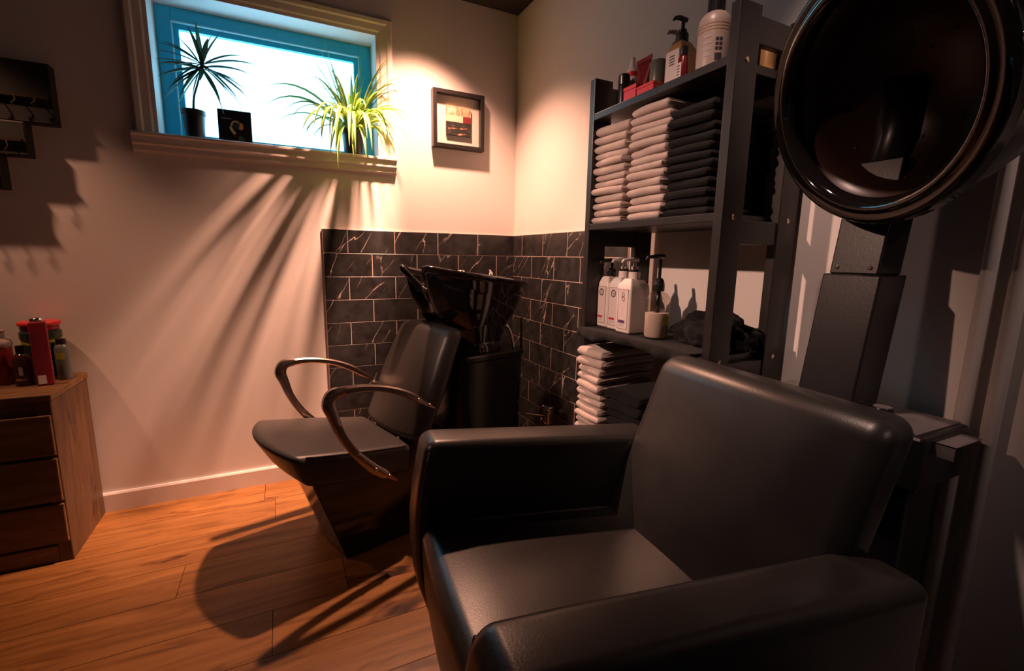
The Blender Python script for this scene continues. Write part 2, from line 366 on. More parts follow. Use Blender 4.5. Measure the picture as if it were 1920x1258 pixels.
# tiles
TT = 1.084; TW, TH, G = 0.2, 0.1, 0.0030
tile_cache = {}
def tiles(name, axis, length, label):
    root = MB()
    if axis == 'x': root.box(-length, -0.0005, -0.006, 0.0, 0.0, TT)
    else: root.box(-0.006, 0.0, -length, -0.0065, 0.0, TT)
    root = struct(root.build(name, 'grout'), label)
    for r in range(11):
        z1 = TT-r*TH; z0 = max(z1-TH, 0.0)
        if z1-z0 < 0.01: continue
        first = TW if (r % 2 == 0) == (axis == 'x') else TW/2
        e = [0.0, first]
        while e[-1] < length-0.001: e.append(min(e[-1]+TW, length))
        for a, b in zip(e[:-1], e[1:]):
            if b-a < 0.012: continue
            L = b-a-G; H = z1-z0-G; key = (axis, round(L, 4), round(H, 4))
            if key not in tile_cache:
                mb = MB(); c = 0.0012
                if axis == 'x':
                    mb.loft([[(-L/2, 0, -H/2), (L/2, 0, -H/2), (L/2, 0, H/2), (-L/2, 0, H/2)],
                             [(-L/2, -0.0032, -H/2), (L/2, -0.0032, -H/2), (L/2, -0.0032, H/2), (-L/2, -0.0032, H/2)],
                             [(-L/2+c, -0.004, -H/2+c), (L/2-c, -0.004, -H/2+c), (L/2-c, -0.004, H/2-c), (-L/2+c, -0.004, H/2-c)]], True, True)
                else:
                    mb.loft([[(0, L/2, -H/2), (0, -L/2, -H/2), (0, -L/2, H/2), (0, L/2, H/2)],
                             [(-0.0032, L/2, -H/2), (-0.0032, -L/2, -H/2), (-0.0032, -L/2, H/2), (-0.0032, L/2, H/2)],
                             [(-0.004, L/2-c, -H/2+c), (-0.004, -L/2+c, -H/2+c), (-0.004, -L/2+c, H/2-c), (-0.004, L/2-c, H/2-c)]], True, True)
                me = mb.mesh('tile'); bm = bmesh.new(); bm.from_mesh(me); bmesh.ops.recalc_face_normals(bm, faces=bm.faces); bm.to_mesh(me); bm.free()
                me.materials.append(M['marble_x' if axis == 'x' else 'marble_y']); tile_cache[key] = me
            mid = -(a+b)/2
            link('tile', tile_cache[key], None, root, loc=(mid, -0.0032, (z0+z1)/2) if axis == 'x' else (-0.0032, mid, (z0+z1)/2))
tiles('trim_1', 'x', 0.90, 'black marble tile splashback on the window wall')
tiles('trim_2', 'y', 0.88, 'black marble tile splashback on the shelf wall')

# window
win = bpy.data.objects.new('window_1', None); COL.objects.link(win); win.location = ((WX0+WX1)/2, 0, WZ0); struct(win, 'small white-trimmed window with daylight blue put into its frame colour')
wx = (WX1-WX0)/2; wh = WZ1-WZ0
def frame_rect(x0, x1, z0, z1, w, y0, y1):
    return MB().box(x0, x0+w, y0, y1, z0, z1).box(x1-w, x1, y0, y1, z0, z1).box(x0+w, x1-w, y0, y1, z0, z0+w).box(x0+w, x1-w, y0, y1, z1-w, z1)
frame_rect(-wx, wx, -0.032, wh, 0.05, 0.118, 0.158).build('frame', 'frame_blue', win, bevel=0.003)
frame_rect(-wx+0.05, wx-0.05, 0.018, wh-0.05, 0.020, 0.128, 0.15).build('sash', 'frame_blue', win, bevel=0.002)
frame_rect(-wx+0.048, wx-0.048, 0.016, wh-0.048, 0.004, 0.112, 0.13).build('glazing_bead', 'bead', win)
MB().box(-wx+0.065, wx-0.065, 0.138, 0.142, 0.03, wh-0.065).build('pane', 'pane', win)
# stepped casing on the three sides
def casing(x0, x1, z0, z1):
    # profile (distance outward from opening, projection)
    prof = [(0.0, 0.0), (0.0, 0.008), (0.012, 0.009), (0.018, 0.013), (0.040, 0.014), (0.046, 0.019), (0.060, 0.020), (0.066, 0.015), (0.070, 0.0)]
    mb = MB(); rings = []
    for (px, pz, sx, sz) in ((x0, z0, -1, 0), (x0, z1, -1, 1), (x1, z1, 1, 1), (x1, z0, 1, 0)):
        rings.append([(px+sx*o, -h, pz+sz*o) for o, h in prof])
    return mb.loft(rings, True, True)
casing(-wx, wx, 0.0, wh).build('casing', 'trim', win, fix=True)
sp = [(0.118, 0.0), (-0.028, 0.0), (-0.032, -0.003), (-0.032, -0.010), (-0.026, -0.015), (-0.024, -0.028), (-0.024, -0.038), (-0.017, -0.044), (-0.016, -0.060), (-0.012, -0.068), (0.0, -0.068), (0.0, -0.006), (0.118, -0.006)]
sx0, sx1 = -wx-0.078, wx+0.073
def sill_ring(x, clip): return [(x, (min(y, 0.0) if clip else y), z) for y, z in sp]
MB().loft([sill_ring(sx0, True), sill_ring(-wx, True)], True, True).loft([sill_ring(-wx, False), sill_ring(wx, False)], True, True).loft([sill_ring(wx, True), sill_ring(sx1, True)], True, True).build('sill', 'trim', win, fix=True, loc=(0, -0.0005, 0.002))

# pipes on the right wall
for i, y in enumerate((-1.795, -1.832)):
    t = MB().tube([(-0.018, y, 0.0), (-0.018, y, CEIL)], 0.0115, 12).build('wall_pipe', 'trim', smooth=True)
    tag(t, ('cream painted vertical wall pipe, the one nearer the hood dryer', 'cream painted vertical wall pipe, the one farther right')[i], 'pipe', 'pipes on the right wall')
# downlights in the ceiling, the last two added for the fill lights
for i, a in enumerate(LAMPS[:4]+LAMPS[5:]):
    x, y, z = a[0]
    dl = thing('ceiling_and_fill_downlight', ('recessed ceiling downlight near the corner above the framed picture', 'recessed ceiling downlight above the wooden drawer cabinet', 'recessed ceiling downlight above the black armchair', 'added downlight ring for the unseen fill light left of the armchair', 'added downlight ring for the unseen fill light at the front of the room')[i], 'downlight', (x, y, CEIL), 0, 'ceiling downlights')
    MB().lathe([(0.034, 0.0), (0.046, 0.0), (0.046, -0.004), (0.036, -0.007), (0.034, -0.004)], 24, cap0=False, cap1=False).build('ring', 'trim', dl, smooth=True, fix=True)

# ================================================================== BLACK ARMCHAIR
ac = thing('armchair', 'large boxy black leather salon armchair in the foreground', 'armchair', (-0.838, -1.273, 0), R(-5.0))
AK = 0.93
def fin(x, y, z): return (x*AK, y*AK, 0.0687+AK*z)
def arm_def(p):
    x, y, z = p
    t = max(0, min(1, x/0.6)); zz = z*(1-0.088*t*(max(0, z)/0.62))
    f = max(0, 1-x/0.25)
    x += f*(-0.028*math.sin(math.pi*min(1, max(0, (0.62-z)/0.42))) + 0.05*max(0, (0.30-z)/0.30)**1.2)
    return fin(x, y, zz)
for nm, y0, y1, xs in (('far', -0.10, 0.0, 0.0), ('near', -0.650, -0.548, -0.045)):
    a = MB().rblock(xs, 0.555, y0, y1, -0.01, 0.62, 0.024, 3, (8, 2, 8), arm_def).build('armrest', 'leather', ac, smooth=True)
    for yy in (y0+0.006, y1-0.006):
        pts = [arm_def((xs+0.009, yy, 0.06+0.54*i/10)) for i in range(11)]
        MB().tube(pts, 0.0033, 6).build('piping', 'piping', a, smooth=True)
def seat_def(p):
    x, y, z = p
    u = (y+0.3275)/0.2275
    top = max(0, (z-0.12)/0.31)
    zo = z
    z += top*(-0.05*x/0.5 + 0.012*(1-u*u)*max(0, min(1, x/0.1)) - 0.006)
    f = max(0, 1-x/0.2)
    x += f*(-0.012*(1-u*u) - 0.020*math.sin(math.pi*min(1, max(0, (0.62-zo)/0.42))) + 0.05*max(0, (0.30-zo)/0.30)**1.2)
    return fin(x, y, z)
st = MB().rblock(0.004, 0.49, -0.560, -0.095, 0.0, 0.464, 0.028, 4, (8, 8, 8), seat_def).build('seat', 'leather', ac, smooth=True)
for yy in (-0.104, -0.551):
    MB().tube([seat_def((0.03+0.40*i/12, yy, 0.4615)) for i in range(13)], 0.0048, 6).build('piping', 'piping', st, smooth=True)
def back_def(p):
    x, y, z = p
    u = (y+0.33)/0.24
    x += 0.41+0.385*(z-0.43)
    x += 0.010*u*u
    return fin(x, y, z-0.004*u*u)
bk = MB().rblock(0.0, 0.085, -0.575, -0.087, 0.20, 0.765, 0.032, 4, (2, 8, 8), back_def).build('backrest', 'leather', ac, smooth=True)
for yy in (-0.568, -0.094):
    pts = [back_def((0.020, yy, 0.44+0.28*i/10)) for i in range(11)]
    MB().tube(pts, 0.0022, 6).build('piping', 'leather', bk, smooth=True)
MB().rblock(0.45, 0.515, -0.52, -0.09, 0.06, 0.48, 0.02, 2).build('rear_panel', 'leather', ac, smooth=True)
for x, y in ((0.09, -0.05), (0.47, -0.05), (0.09, -0.56), (0.47, -0.56)):
    MB().lathe([(0.02, 0.0), (0.024, 0.075)], 14).build('foot', 'plastic_black', ac, smooth=False, loc=(x, y, 0))

# ================================================================== SHAMPOO CHAIR
sc = thing('shampoo_chair', 'reclined black vinyl salon chair with curved metal arms in front of the basin', 'chair', (-1.033, -0.572, 0), R(15.0))
def sseat(p):
    a, b, z = p
    u = b/0.205
    a += -0.055*(1-u*u)*max(0, 1-(a+0.08)/0.2)           # bowed front edge
    z += -0.17*(a+0.05)                                  # tipped back
    low = max(0, min(1, (0.405-z+(-0.17*(a+0.05)))/0.10))
    a += 0.05*low*max(0, 1-(a+0.13)/0.15)                # front undercut
    return (a, b*(1.0-0.10*max(0, (a-0.1)/0.2)), z+0.006*(1-u*u))
ss = MB().rblock(-0.085, 0.29, -0.205, 0.205, 0.312, 0.412, 0.022, 4, (8, 10, 4), sseat).build('seat', 'leather2', sc, smooth=True)
MB().tube([sseat((-0.05+0.32*i/12, -0.199, 0.4085)) for i in range(13)], 0.003, 6).build('piping', 'piping', ss, smooth=True)
def sback(p):
    x, b, z = p
    u = b/0.195; t = (z-0.36)/0.37
    a = 0.285+0.46*(z-0.38)+x
    a += -0.014*(1-u*u)+0.02*u*u*(1-t)+0.03*max(0, t-0.75)
    k = 1-0.10*max(0, t-0.55)/0.45-0.06*max(0, 0.4-t)
    return (a, b*k, z-0.012*u*u*t)
MB().rblock(0.0, 0.065, -0.20, 0.20, 0.355, 0.735, 0.030, 4, (2, 10, 10), sback).build('backrest', 'leather2', sc, smooth=True)
# base: a slanted box
bs = MB()
def bring(z):
    f = -0.02+0.095*(1-z/0.29)
    return [(f, -0.135, z), (f-0.012, 0.0, z), (f, 0.135, z), (0.50, 0.135, z), (0.50, -0.135, z)]
bs.loft([bring(0.0), bring(0.30-0.0)], True, True)
bs.build('base', 'gloss2', sc, bevel=0.004, fix=True)
armp = [(0.345, 0.486), (0.304, 0.512), (0.259, 0.543), (0.194, 0.574), (0.12, 0.592), (0.057, 0.595), (0.018, 0.589), (0.006, 0.562), (0.016, 0.528), (0.035, 0.470), (0.072, 0.405), (0.124, 0.343), (0.165, 0.308), (0.205, 0.276)]
armw = [0.003, 0.010, 0.012, 0.010, 0.010, 0.012, 0.017, 0.018, 0.015, 0.012, 0.012, 0.015, 0.014, 0.003]
for side in (-1, 1):
    P = bez([(a, 0, z) for a, z in armp], 4); n = len(P); rings = []
    for i, p in enumerate(P):
        t = (P[min(i+1, n-1)]-P[max(i-1, 0)]).normalized(); nr = Vector((-t.z, 0, t.x))
        f = i/4; k = min(int(f), 12); w = armw[k]+(armw[k+1]-armw[k])*(f-k)
        h = 0.011; rings.append([p+nr*(w*cx)+Vector((0, h*cy, 0)) for cx, cy in ((-1, -0.6), (-0.6, -1), (0.6, -1), (1, -0.6), (1, 0.6), (0.6, 1), (-0.6, 1), (-1, 0.6))])
    a = MB().loft(rings).build('armrest', 'steel', sc, loc=(0, side*0.232, 0), fix=True); sharp(a, 40)
    for (x, z) in ((0.325, 0.500), (0.285, 0.525), (0.135, 0.334), (0.178, 0.300)):
        MB().lathe([(0.0062, 0.0), (0.0062, 0.002), (0.004, 0.0045), (0.0005, 0.005)], 12, mtx=Matrix.Rotation(R(90)*(1 if side < 0 else -1), 4, 'X')).build('screw', 'brass', a, smooth=True, loc=(x, side*0.010, z))
for b in (-0.09, 0.09):
    h = MB().box(0.262, 0.300, b-0.011, b+0.011, 0.338, 0.352).box(0.288, 0.300, b-0.011, b+0.011, 0.345, 0.395)
    h.build('hinge_bracket', 'chrome', sc, bevel=0.002)
MB().rblock(0.30, 0.36, -0.15, 0.15, 0.28, 0.36, 0.01, 2).build('back_support', 'plastic_black', sc, smooth=True)

# ================================================================== WASH BASIN
wbn = thing('wash_basin', 'glossy black shampoo wash basin with neck cutout on a pedestal', 'basin', (-1.033, -0.572, 0), R(15.0))
N = 64
def rim(th):
    # th = 0 at the back, pi at the neck
    c, s = math.cos(th), math.sin(th)
    ex = 2.6
    a = 0.66+0.250*math.copysign(abs(c)**(2/ex), c) if c > 0 else 0.66+0.290*math.copysign(abs(c)**(2/2.4), c)
    wid = 0.185-0.045*max(0, -c)**1.5-0.02*max(0, c)
    b = wid*math.copysign(abs(s)**(2/ex), s)
    z = 0.938-0.125*(a-0.40)
    d = abs(math.atan2(math.sin(th-math.pi), math.cos(th-math.pi)))
    z += 0.006*math.exp(-((d-0.55)/0.25)**2)
    dip = math.exp(-(d/0.34)**4); z -= 0.085*dip; a += 0.095*dip
    return a, b, z
def brings():
    rings = []
    th = [2*math.pi*k/N for k in range(N)]
    bot = lambda t: (0.665+0.125*math.cos(t), 0.115*math.sin(t))
    def lerp(t, f, zb, off, pw_=1.0):
        a, b, z = rim(t); cx = 0.66; ln = math.hypot(a-cx, b); k = (ln-off)/ln
        a = cx+(a-cx)*k; b *= k
        A, B = bot(t); g = f**pw_
        return Vector((a+(A-a)*g, b+(B-b)*g, z+(zb-z)*f))
    for f in (1.0, 0.93, 0.85, 0.72, 0.58, 0.44, 0.30, 0.18, 0.09, 0.045): rings.append([lerp(t, f, 0.635, 0.0, 0.86) for t in th])
    for dz, off in ((-0.010, -0.004), (-0.003, -0.003), (0.002, 0.003), (0.003, 0.009), (0.0, 0.015), (-0.008, 0.018)):
        rings.append([lerp(t, 0, 0, off)+Vector((0, 0, dz)) for t in th])
    for f in (0.12, 0.3, 0.5, 0.7, 0.86, 0.95, 1.0):
        r = []
        for t in th:
            p = lerp(t, 0.0, 0, 0.018); A, B = bot(t); g = f**2.2*0.8
            r.append(Vector((p.x+(A*1.0-p.x)*g, p.y+(B-p.y)*g, p.z+(0.70-p.z)*f)))
        rings.append(r)
    return rings
MB().loft(brings()).build('bowl', 'gloss', wbn, smooth=True, fix=True)
def prect(a0, a1, hb, z, r=0.06, n=6):
    pts = []
    for cx, cy, s0 in ((a1-r, hb-r, 0), (a0+r, hb-r, 90), (a0+r, -hb+r, 180), (a1-r, -hb+r, 270)):
        for i in range(n+1):
            t = R(s0+90*i/n); pts.append((cx+r*math.cos(t), cy+r*math.sin(t), z))
    return pts
pd = MB().loft([prect(0.53, 0.83, 0.13, 0.0), prect(0.525, 0.835, 0.135, 0.02), prect(0.51, 0.845, 0.14, 0.30), prect(0.50, 0.85, 0.145, 0.585), prect(0.495, 0.855, 0.150, 0.592), prect(0.495, 0.855, 0.150, 0.606), prect(0.50, 0.85, 0.145, 0.612)])
pd.build('pedestal', 'gloss3', wbn, fix=True); sharp(bpy.context.scene.objects[-1] if False else wbn.children[-1], 30)
MB().lathe([(0.125, 0.60), (0.130, 0.612), (0.128, 0.63), (0.122, 0.645), (0.12, 0.652)], 40, c=(0.665, 0, 0)).build('collar', 'gloss', wbn, smooth=True, fix=True)
kn = MB().lathe([(0.016, 0.0), (0.019, 0.006), (0.019, 0.02), (0.014, 0.026), (0.002, 0.028)], 20, c=(0.70, 0.115, 0.895)).build('tap_knob', 'chrome', wbn, smooth=True, fix=True)
MB().tube(bez([(0.80, 0.06, 0.865), (0.805, 0.06, 0.905), (0.785, 0.03, 0.920), (0.76, -0.01, 0.912), (0.745, -0.03, 0.90)], 5), [0.008]*16+[0.010]*5, 12).build('spray_hose', 'chrome', wbn, smooth=True)
MB().tube(bez([(0.775, -0.085, 0.72), (0.79, -0.11, 0.67), (0.80, -0.115, 0.61)], 5), 0.006, 10).build('drain_pipe', 'chrome', wbn, smooth=True)
MB().tube([(0.84, -0.115, 0.60), (0.84, -0.115, 0.735)], 0.0045, 8).build('support_rod', 'plastic_black', wbn, smooth=True)

# wall mixer valve behind the basin
vx, vy, vz = -0.055, -0.470, 0.322
mv = thing('mixer_valve', 'chrome mixer valve on the tiled wall beside the basin pedestal', 'tap', (vx, vy, vz), R(0))
MB().lathe([(0.017, 0.0), (0.017, 0.032), (0.012, 0.038), (0.012, 0.045)], 20, mtx=Matrix.Rotation(R(90), 4, 'Y')).build('wall_flange', 'chrome', mv, smooth=True, loc=(-0.001, 0, -0.02), fix=True)
MB().rblock(-0.016, 0.016, -0.026, 0.014, -0.06, 0.012, 0.008, 3).build('body', 'chrome', mv, smooth=True)
MB().rblock(-0.012, 0.012, -0.028, 0.022, 0.013, 0.020, 0.003, 2).build('lever', 'chrome', mv, smooth=True)
MB().tube([(0.0, 0.014, 0.002), (0.0, 0.032, 0.004), (0.0, 0.036, 0.004), (0.0, 0.05, 0.002)], [0.005, 0.005, 0.009, 0.008], 12).build('cartridge', 'chrome', mv, smooth=True)
MB().tube(bez([(0.0, 0.03, 0.0), (0.0, 0.022, -0.022), (-0.005, 0.03, -0.034), (-0.03, 0.05, -0.034), (-0.07, 0.08, -0.032)], 6), 0.0045, 10).build('hose', 'steel', mv, smooth=True)
for dz in (-0.045,): MB().lathe([(0.002, 0.0), (0.007, 0.002), (0.007, 0.008), (0.003, 0.011)], 14, mtx=Matrix.Rotation(R(-90), 4, 'Y')).build('screw_cap', 'chrome', mv, smooth=True, loc=(-0.014, 0.022, dz), fix=True)

# ================================================================== SHELF UNIT
SX0, SX1, SY0, SY1 = -0.254, -0.014, -1.456, -0.974      # SY1 = far side
sh = thing('shelf_unit', 'tall black-brown open shelf unit with towels and bottles', 'shelf', ((SX0+SX1)/2, (SY0+SY1)/2, 0))
ox, oy = (SX0+SX1)/2, (SY0+SY1)/2
PT = 1.472
for y0 in (SY0, SY1-0.022):
    for x0 in (SX0, SX1-0.062):
        MB().box(x0-ox, x0+0.062-ox, y0-oy, y0+0.022-oy, 0, PT).build('post', 'shelf', sh, bevel=0.002)
    for z in (1.405, 1.015, 0.705, 0.39):
        MB().box(SX0+0.062-ox, SX1-0.062-ox, y0+0.003-oy, y0+0.019-oy, z, z+0.05).build('side_rail', 'shelf', sh, bevel=0.002)
SHELVES = (1.360, 1.060, 0.752, 0.44, 0.10); TH_S = 0.018
for z in SHELVES:
    MB().box(SX0+0.001-ox, SX1-ox, SY0+0.022-oy, SY1-0.022-oy, z, z+TH_S).build('shelf_board', 'shelf', sh, bevel=0.0015)
for z in SHELVES[:4]:
    for x in (SX0+0.031, SX1-0.031):
        MB().lathe([(0.0055, 0.0), (0.0055, 0.001), (0.004, 0.0018), (0.0022, 0.0012), (0.0005, 0.0012)], 12, mtx=Matrix.Rotation(R(90), 4, 'X')).build('screw', 'brass', sh, smooth=False, loc=(x-ox, SY0-oy, z+0.009))
HX, HY = 0.016, 0.018
# folded towels
def towel(name, x0, depth, y0, width, z, h, seedv, mtn, label, group, sag=0.0, rise=0.0):
    rnd = random.Random(seedv); mb = MB(); rings = []
    r = h/2*0.97; ny = 9
    prof = []
    for i in range(9):
        t = R(90+180*i/8); prof.append((r+r*math.cos(t), r+r*math.sin(t)))     # rounded front fold, top to bottom
    bottom = [(depth*0.35, 0.0), (depth*0.7, 0.0), (depth, 0.0)]
    slit = [(depth, h*0.46), (depth*0.55, h*0.49), (0.022, h*0.50), (depth*0.55, h*0.52), (depth, h*0.54)]
    top = [(depth, h*0.97), (depth*0.7, h*0.97), (depth*0.35, h*0.97)]
    prof = prof+bottom+slit+top
    ph = rnd.uniform(0, 9)
    for v in (0.0, 0.012, 0.04, 0.10, 0.22, 0.36, 0.5, 0.64, 0.78, 0.90, 0.96, 0.988, 1.0):
        yy = y0-width*v
        e = 1-0.30*(abs(2*v-1)**8)
        ring = []
        for (px, pz) in prof:
            nx = noise.noise(Vector((px*14, yy*14+ph, seedv*1.7)))*0.0035 if px > 0.01 else noise.noise(Vector((0, yy*18+ph, seedv*1.7)))*0.005
            nz = noise.noise(Vector((px*12+5, yy*13+ph, seedv*2.3)))*h*0.10
            zz = h/2+(pz-h/2)*(1-0.10*(abs(2*v-1)**6)-0.35*(abs(2*v-1)**40))+nz+sag*(-(1-px/depth)**2)+rise*math.sin(math.pi*v)*0.4
            ring.append((x0+HX+px+nx-0.004*math.sin(3*v+ph), yy+HY, z+zz))
        rings.append(ring)
    o = mb.loft(rings).build(name, mtn, smooth=True, fix=True)
    o.data.set_sharp_from_angle(angle=R(70))
    return tag(o, label, 'towel', group)
ORD = ['bottom', 'second', 'third', 'fourth', 'fifth', 'sixth', 'seventh', 'eighth', 'ninth', 'tenth', 'eleventh', 'twelfth', 'thirteenth', 'fourteenth']
def stack(n, x0, depth, y0, width, z, ztop, where, group, seed0, mtn='towel', kind='folded beige towel', sag=0.0):
    rnd = random.Random(seed0); hs = [rnd.uniform(0.85, 1.12) for _ in range(n)]
    hs[-1] *= 1.25; hs[-2] *= 1.1
    k = (ztop-z)/sum(hs); zz = z+0.0005
    for i in range(n):
        h = hs[i]*k
        pos = 'topmost' if i == n-1 else ORD[i]+(' from the bottom' if i else '')
        sg = sag*(i/n)
        towel('folded_towel', x0+rnd.uniform(-0.006, 0.004), depth, y0+rnd.uniform(-0.003, 0.003)+0.003, width+rnd.uniform(-0.004, 0.004), zz, h*0.955, seed0*31+i, mtn, '%s, %s in the %s' % (kind, pos, where), group, sg)
        zz += h
T1 = SHELVES[1]+TH_S
stack(13, -0.258, 0.19, -1.017, 0.125, T1, 1.342, 'left stack of the middle shelf', 'towels in the left stack', 3)
stack(14, -0.262, 0.20, -1.172, 0.122, T1, 1.350, 'middle stack of the middle shelf', 'beige towels in the middle stack', 5)
stack(12, -0.256, 0.19, -1.300, 0.120, T1, 1.318, 'right-hand stack on the middle shelf', 'black towels on the middle shelf', 13, mtn='towel_grey', kind='folded black towel')
T3 = SHELVES[3]+TH_S
stack(11, -0.285, 0.20, -1.012, 0.112, T3, 0.728, 'lower stack under the pump bottles', 'towels in the lower stack', 9, sag=0.012)
stack(6, -0.262, 0.19, -1.132, 0.130, T3, 0.620, 'black stack beside the lower beige towels', 'black towels on the lower shelf', 17, mtn='towel_grey', kind='folded black towel')

# dark cloth under the pump bottles
def cloth():
    mb = MB(); nu, nv = 30, 44; vs = []
    for j in range(nv+1):
        v = j/nv; y = -1.016-0.425*v
        edge = 0.012+0.014*noise.noise(Vector((y*11, 3.1, 0)))+0.016*max(0, math.sin(v*8.0+0.6))
        for i in range(nu+1):
            u = i/nu; s = u*(0.235+edge)
            flat = 0.235
            w = noise.noise(Vector((y*22, s*16, 1.0)))
            if s < flat:
                x = -0.045-s; z = 0.7735+0.0022*abs(w)
            else:
                t = s-flat; x = -0.280-0.006-0.006*math.sin(min(1, t/0.012)*math.pi/2)-0.012*(w+0.5)*min(1, t/0.015); z = 0.774-t*0.95
                if t < 0.010: z = 0.7755-t*t*30
            vs.append((x, y, z))
    fs = [(j*(nu+1)+i, j*(nu+1)+i+1, (j+1)*(nu+1)+i+1, (j+1)*(nu+1)+i) for j in range(nv) for i in range(nu)]
    mb.add(vs, fs); o = mb.build('dark_towel', 'towel_grey', smooth=True)
    sm = o.modifiers.new('thick', 'SOLIDIFY'); sm.thickness = 0.003; sm.offset = 1
    return o
c_ = cloth(); c_.location = (HX, HY, 0)
tag(c_, 'black towel spread flat under the pump bottles, hanging over the shelf edge', 'towel')
def heap():
    bm = bmesh.new(); bmesh.ops.create_icosphere(bm, subdivisions=5, radius=1.0)
    for v in bm.verts:
        p = v.co.copy(); n1 = noise.noise(p*1.5+Vector((4, 1, 2))); n2 = noise.noise(Vector((p.x*3.2, p.y*2.2, p.z*4.5))+Vector((1, 7, 3)))
        n3 = 1-abs(noise.noise(p*3.8+Vector((9, 2, 5))))
        k = 1+0.30*n1+0.20*n2+0.16*(n3-0.7)
        q = p*k
        v.co = Vector((q.x*0.062, q.y*0.100, max(-0.0, q.z+0.30)*0.062 if q.z > -0.3 else 0.0))
    me = bpy.data.meshes.new('dark_towel'); bm.to_mesh(me); bm.free(); me.polygons.foreach_set('use_smooth', [True]*len(me.polygons))
    return link('dark_towel', me, 'towel_grey', loc=(-0.150+HX, -1.382+HY, 0.7785))
tag(heap(), 'crumpled black towel heaped beside the clear pump bottle', 'towel')

# ------------------------------------------------------------------ pump bottles on the shelf
def pump(root, z, head='black', lean=0.0, mcollar='plastic_black', mhead='plastic_black', nozzle=0.045, height=0.045):
    MB().lathe([(0.0145, z), (0.0145, z+0.016), (0.012, z+0.020)], 18).build('collar', mcollar, root, smooth=False, fix=True)
    MB().lathe([(0.0095, z+0.020), (0.0095, z+0.027), (0.0042, z+0.029), (0.0042, z+height-0.004)], 14).build('stem', mhead, root, fix=True)
    h = MB().tube([(-nozzle, 0.0, z+height-0.006), (-nozzle+0.006, 0, z+height), (-0.012, 0, z+height+0.003), (0.010, 0, z+height+0.002)], [0.0028, 0.0042, 0.0055, 0.0058], 10)
    h.build('pump_head', mhead, root, smooth=True)
def square_bottle(loc, label, kind):
    b = thing('pump_bottle', label, 'bottle', (loc[0]+HX, loc[1]+HY, loc[2]), R(0), 'white pump bottles')
    H = 0.150
    def df(p):
        x, y, z = p
        t = max(0, (z-(H-0.022))/0.022); return (x*(1-0.35*t), y*(1-0.5*t), z)
    MB().rblock(-0.034, 0.034, -0.029, 0.029, 0, H, 0.006, 3, (2, 2, 10), df).build('body', 'plastic_white', b, smooth=True)
    lb = MB().box(-0.0346, -0.0338, -0.0205, 0.0205, 0.012, 0.121).build('label', 'label', b)
    xo = -0.0350
    bd = MB()
    for (y0, y1, z0, z1) in ((-0.0205, 0.0205, 0.0120, 0.0128), (-0.0205, 0.0205, 0.1202, 0.121), (-0.0205, -0.0197, 0.012, 0.121), (0.0197, 0.0205, 0.012, 0.121)): bd.box(xo, xo+0.0004, y0, y1, z0, z1)
    bd.build('border', 'ink', lb)
    if kind < 2:
        ring = MB(); n = 28; cz = 0.104
        ring.loft([[(xo, rr*math.cos(2*math.pi*k/n), cz+rr*math.sin(2*math.pi*k/n)) for k in range(n)] for rr in (0.0075, 0.0105)], False, False).build('emblem', 'ink', lb)
        MB().lathe([(0.0005, 0), (0.0045, 0)], 16, mtx=Matrix.Rotation(R(90), 4, 'Y'), c=(xo, 0, cz), cap0=False, cap1=False).build('emblem_centre', 'ink_grey', lb)
    else:
        pts = [(0.007, 0.108), (0.002, 0.112), (-0.004, 0.110), (-0.005, 0.105), (0.0, 0.101), (0.004, 0.097), (0.002, 0.091), (-0.004, 0.091), (-0.007, 0.096), (-0.003, 0.101), (0.003, 0.104), (0.006, 0.099)]
        MB().tube(bez([(xo, y*0.9, z-0.001) for y, z in pts], 4), 0.0006, 5).build('emblem', 'ink', lb)
        MB().box(xo, xo+0.0004, -0.010, 0.010, 0.1150, 0.1156).build('print_line', 'ink_grey', lb)
    MB().box(xo, xo+0.0004, -0.010 if kind == 2 else -0.008, 0.0165, 0.028, 0.036 if kind == 2 else 0.0345).build('colour_bar', 'violet_print' if kind == 2 else 'red_print', lb)
    for k in range(3): MB().box(xo, xo+0.0004, -0.008+0.003*(k % 2), 0.0155, 0.0245-0.0028*k, 0.0253-0.0028*k).build('print_line', 'ink_grey', lb)
    for k in range(5): MB().box(xo, xo+0.0003, -0.004+0.002*(k % 3), 0.004, 0.050+0.0055*k, 0.0506+0.0055*k).build('print_line', 'ink_grey', lb)
    if kind == 0: pump(b, H-0.001, mcollar='plastic_black', mhead='plastic_black')
    else:
        MB().lathe([(0.0155, H-0.001), (0.0155, H+0.016), (0.014, H+0.018)], 20).build('neck_cap', 'plastic_white', b, fix=True)
        pump(b, H+0.004, mcollar='plastic_black', mhead='plastic_white', height=0.044)
    return b
T2 = SHELVES[2]+TH_S+0.008
square_bottle((-0.193, -1.005-0.028, T2), 'white square pump bottle with black pump and red bar, farthest left', 0)
square_bottle((-0.198, -1.005-0.028-0.062, T2), 'white square pump bottle with white pump and red bar, middle one', 1)
square_bottle((-0.214, -1.005-0.028-0.124, T2), 'white square pump bottle with violet bar, next to the clear bottle', 2)
cb = thing('pump_bottle', 'clear round pump bottle half full of milky liquid with black pump', 'bottle', (-0.212+HX, -1.250+HY, T2))
MB().lathe([(0.002, 0.0), (0.028, 0.001), (0.031, 0.006), (0.031, 0.100), (0.029, 0.108), (0.020, 0.117), (0.012, 0.121), (0.012, 0.124)], 32).build('body', 'clear', cb, smooth=True, fix=True)
MB().lathe([(0.002, 0.002), (0.027, 0.003), (0.0297, 0.008), (0.0297, 0.066), (0.002, 0.0665)], 32).build('liquid', 'liquid', cb, smooth=False, fix=True); sharp(cb.children[-1])
lab = MB(); n = 14
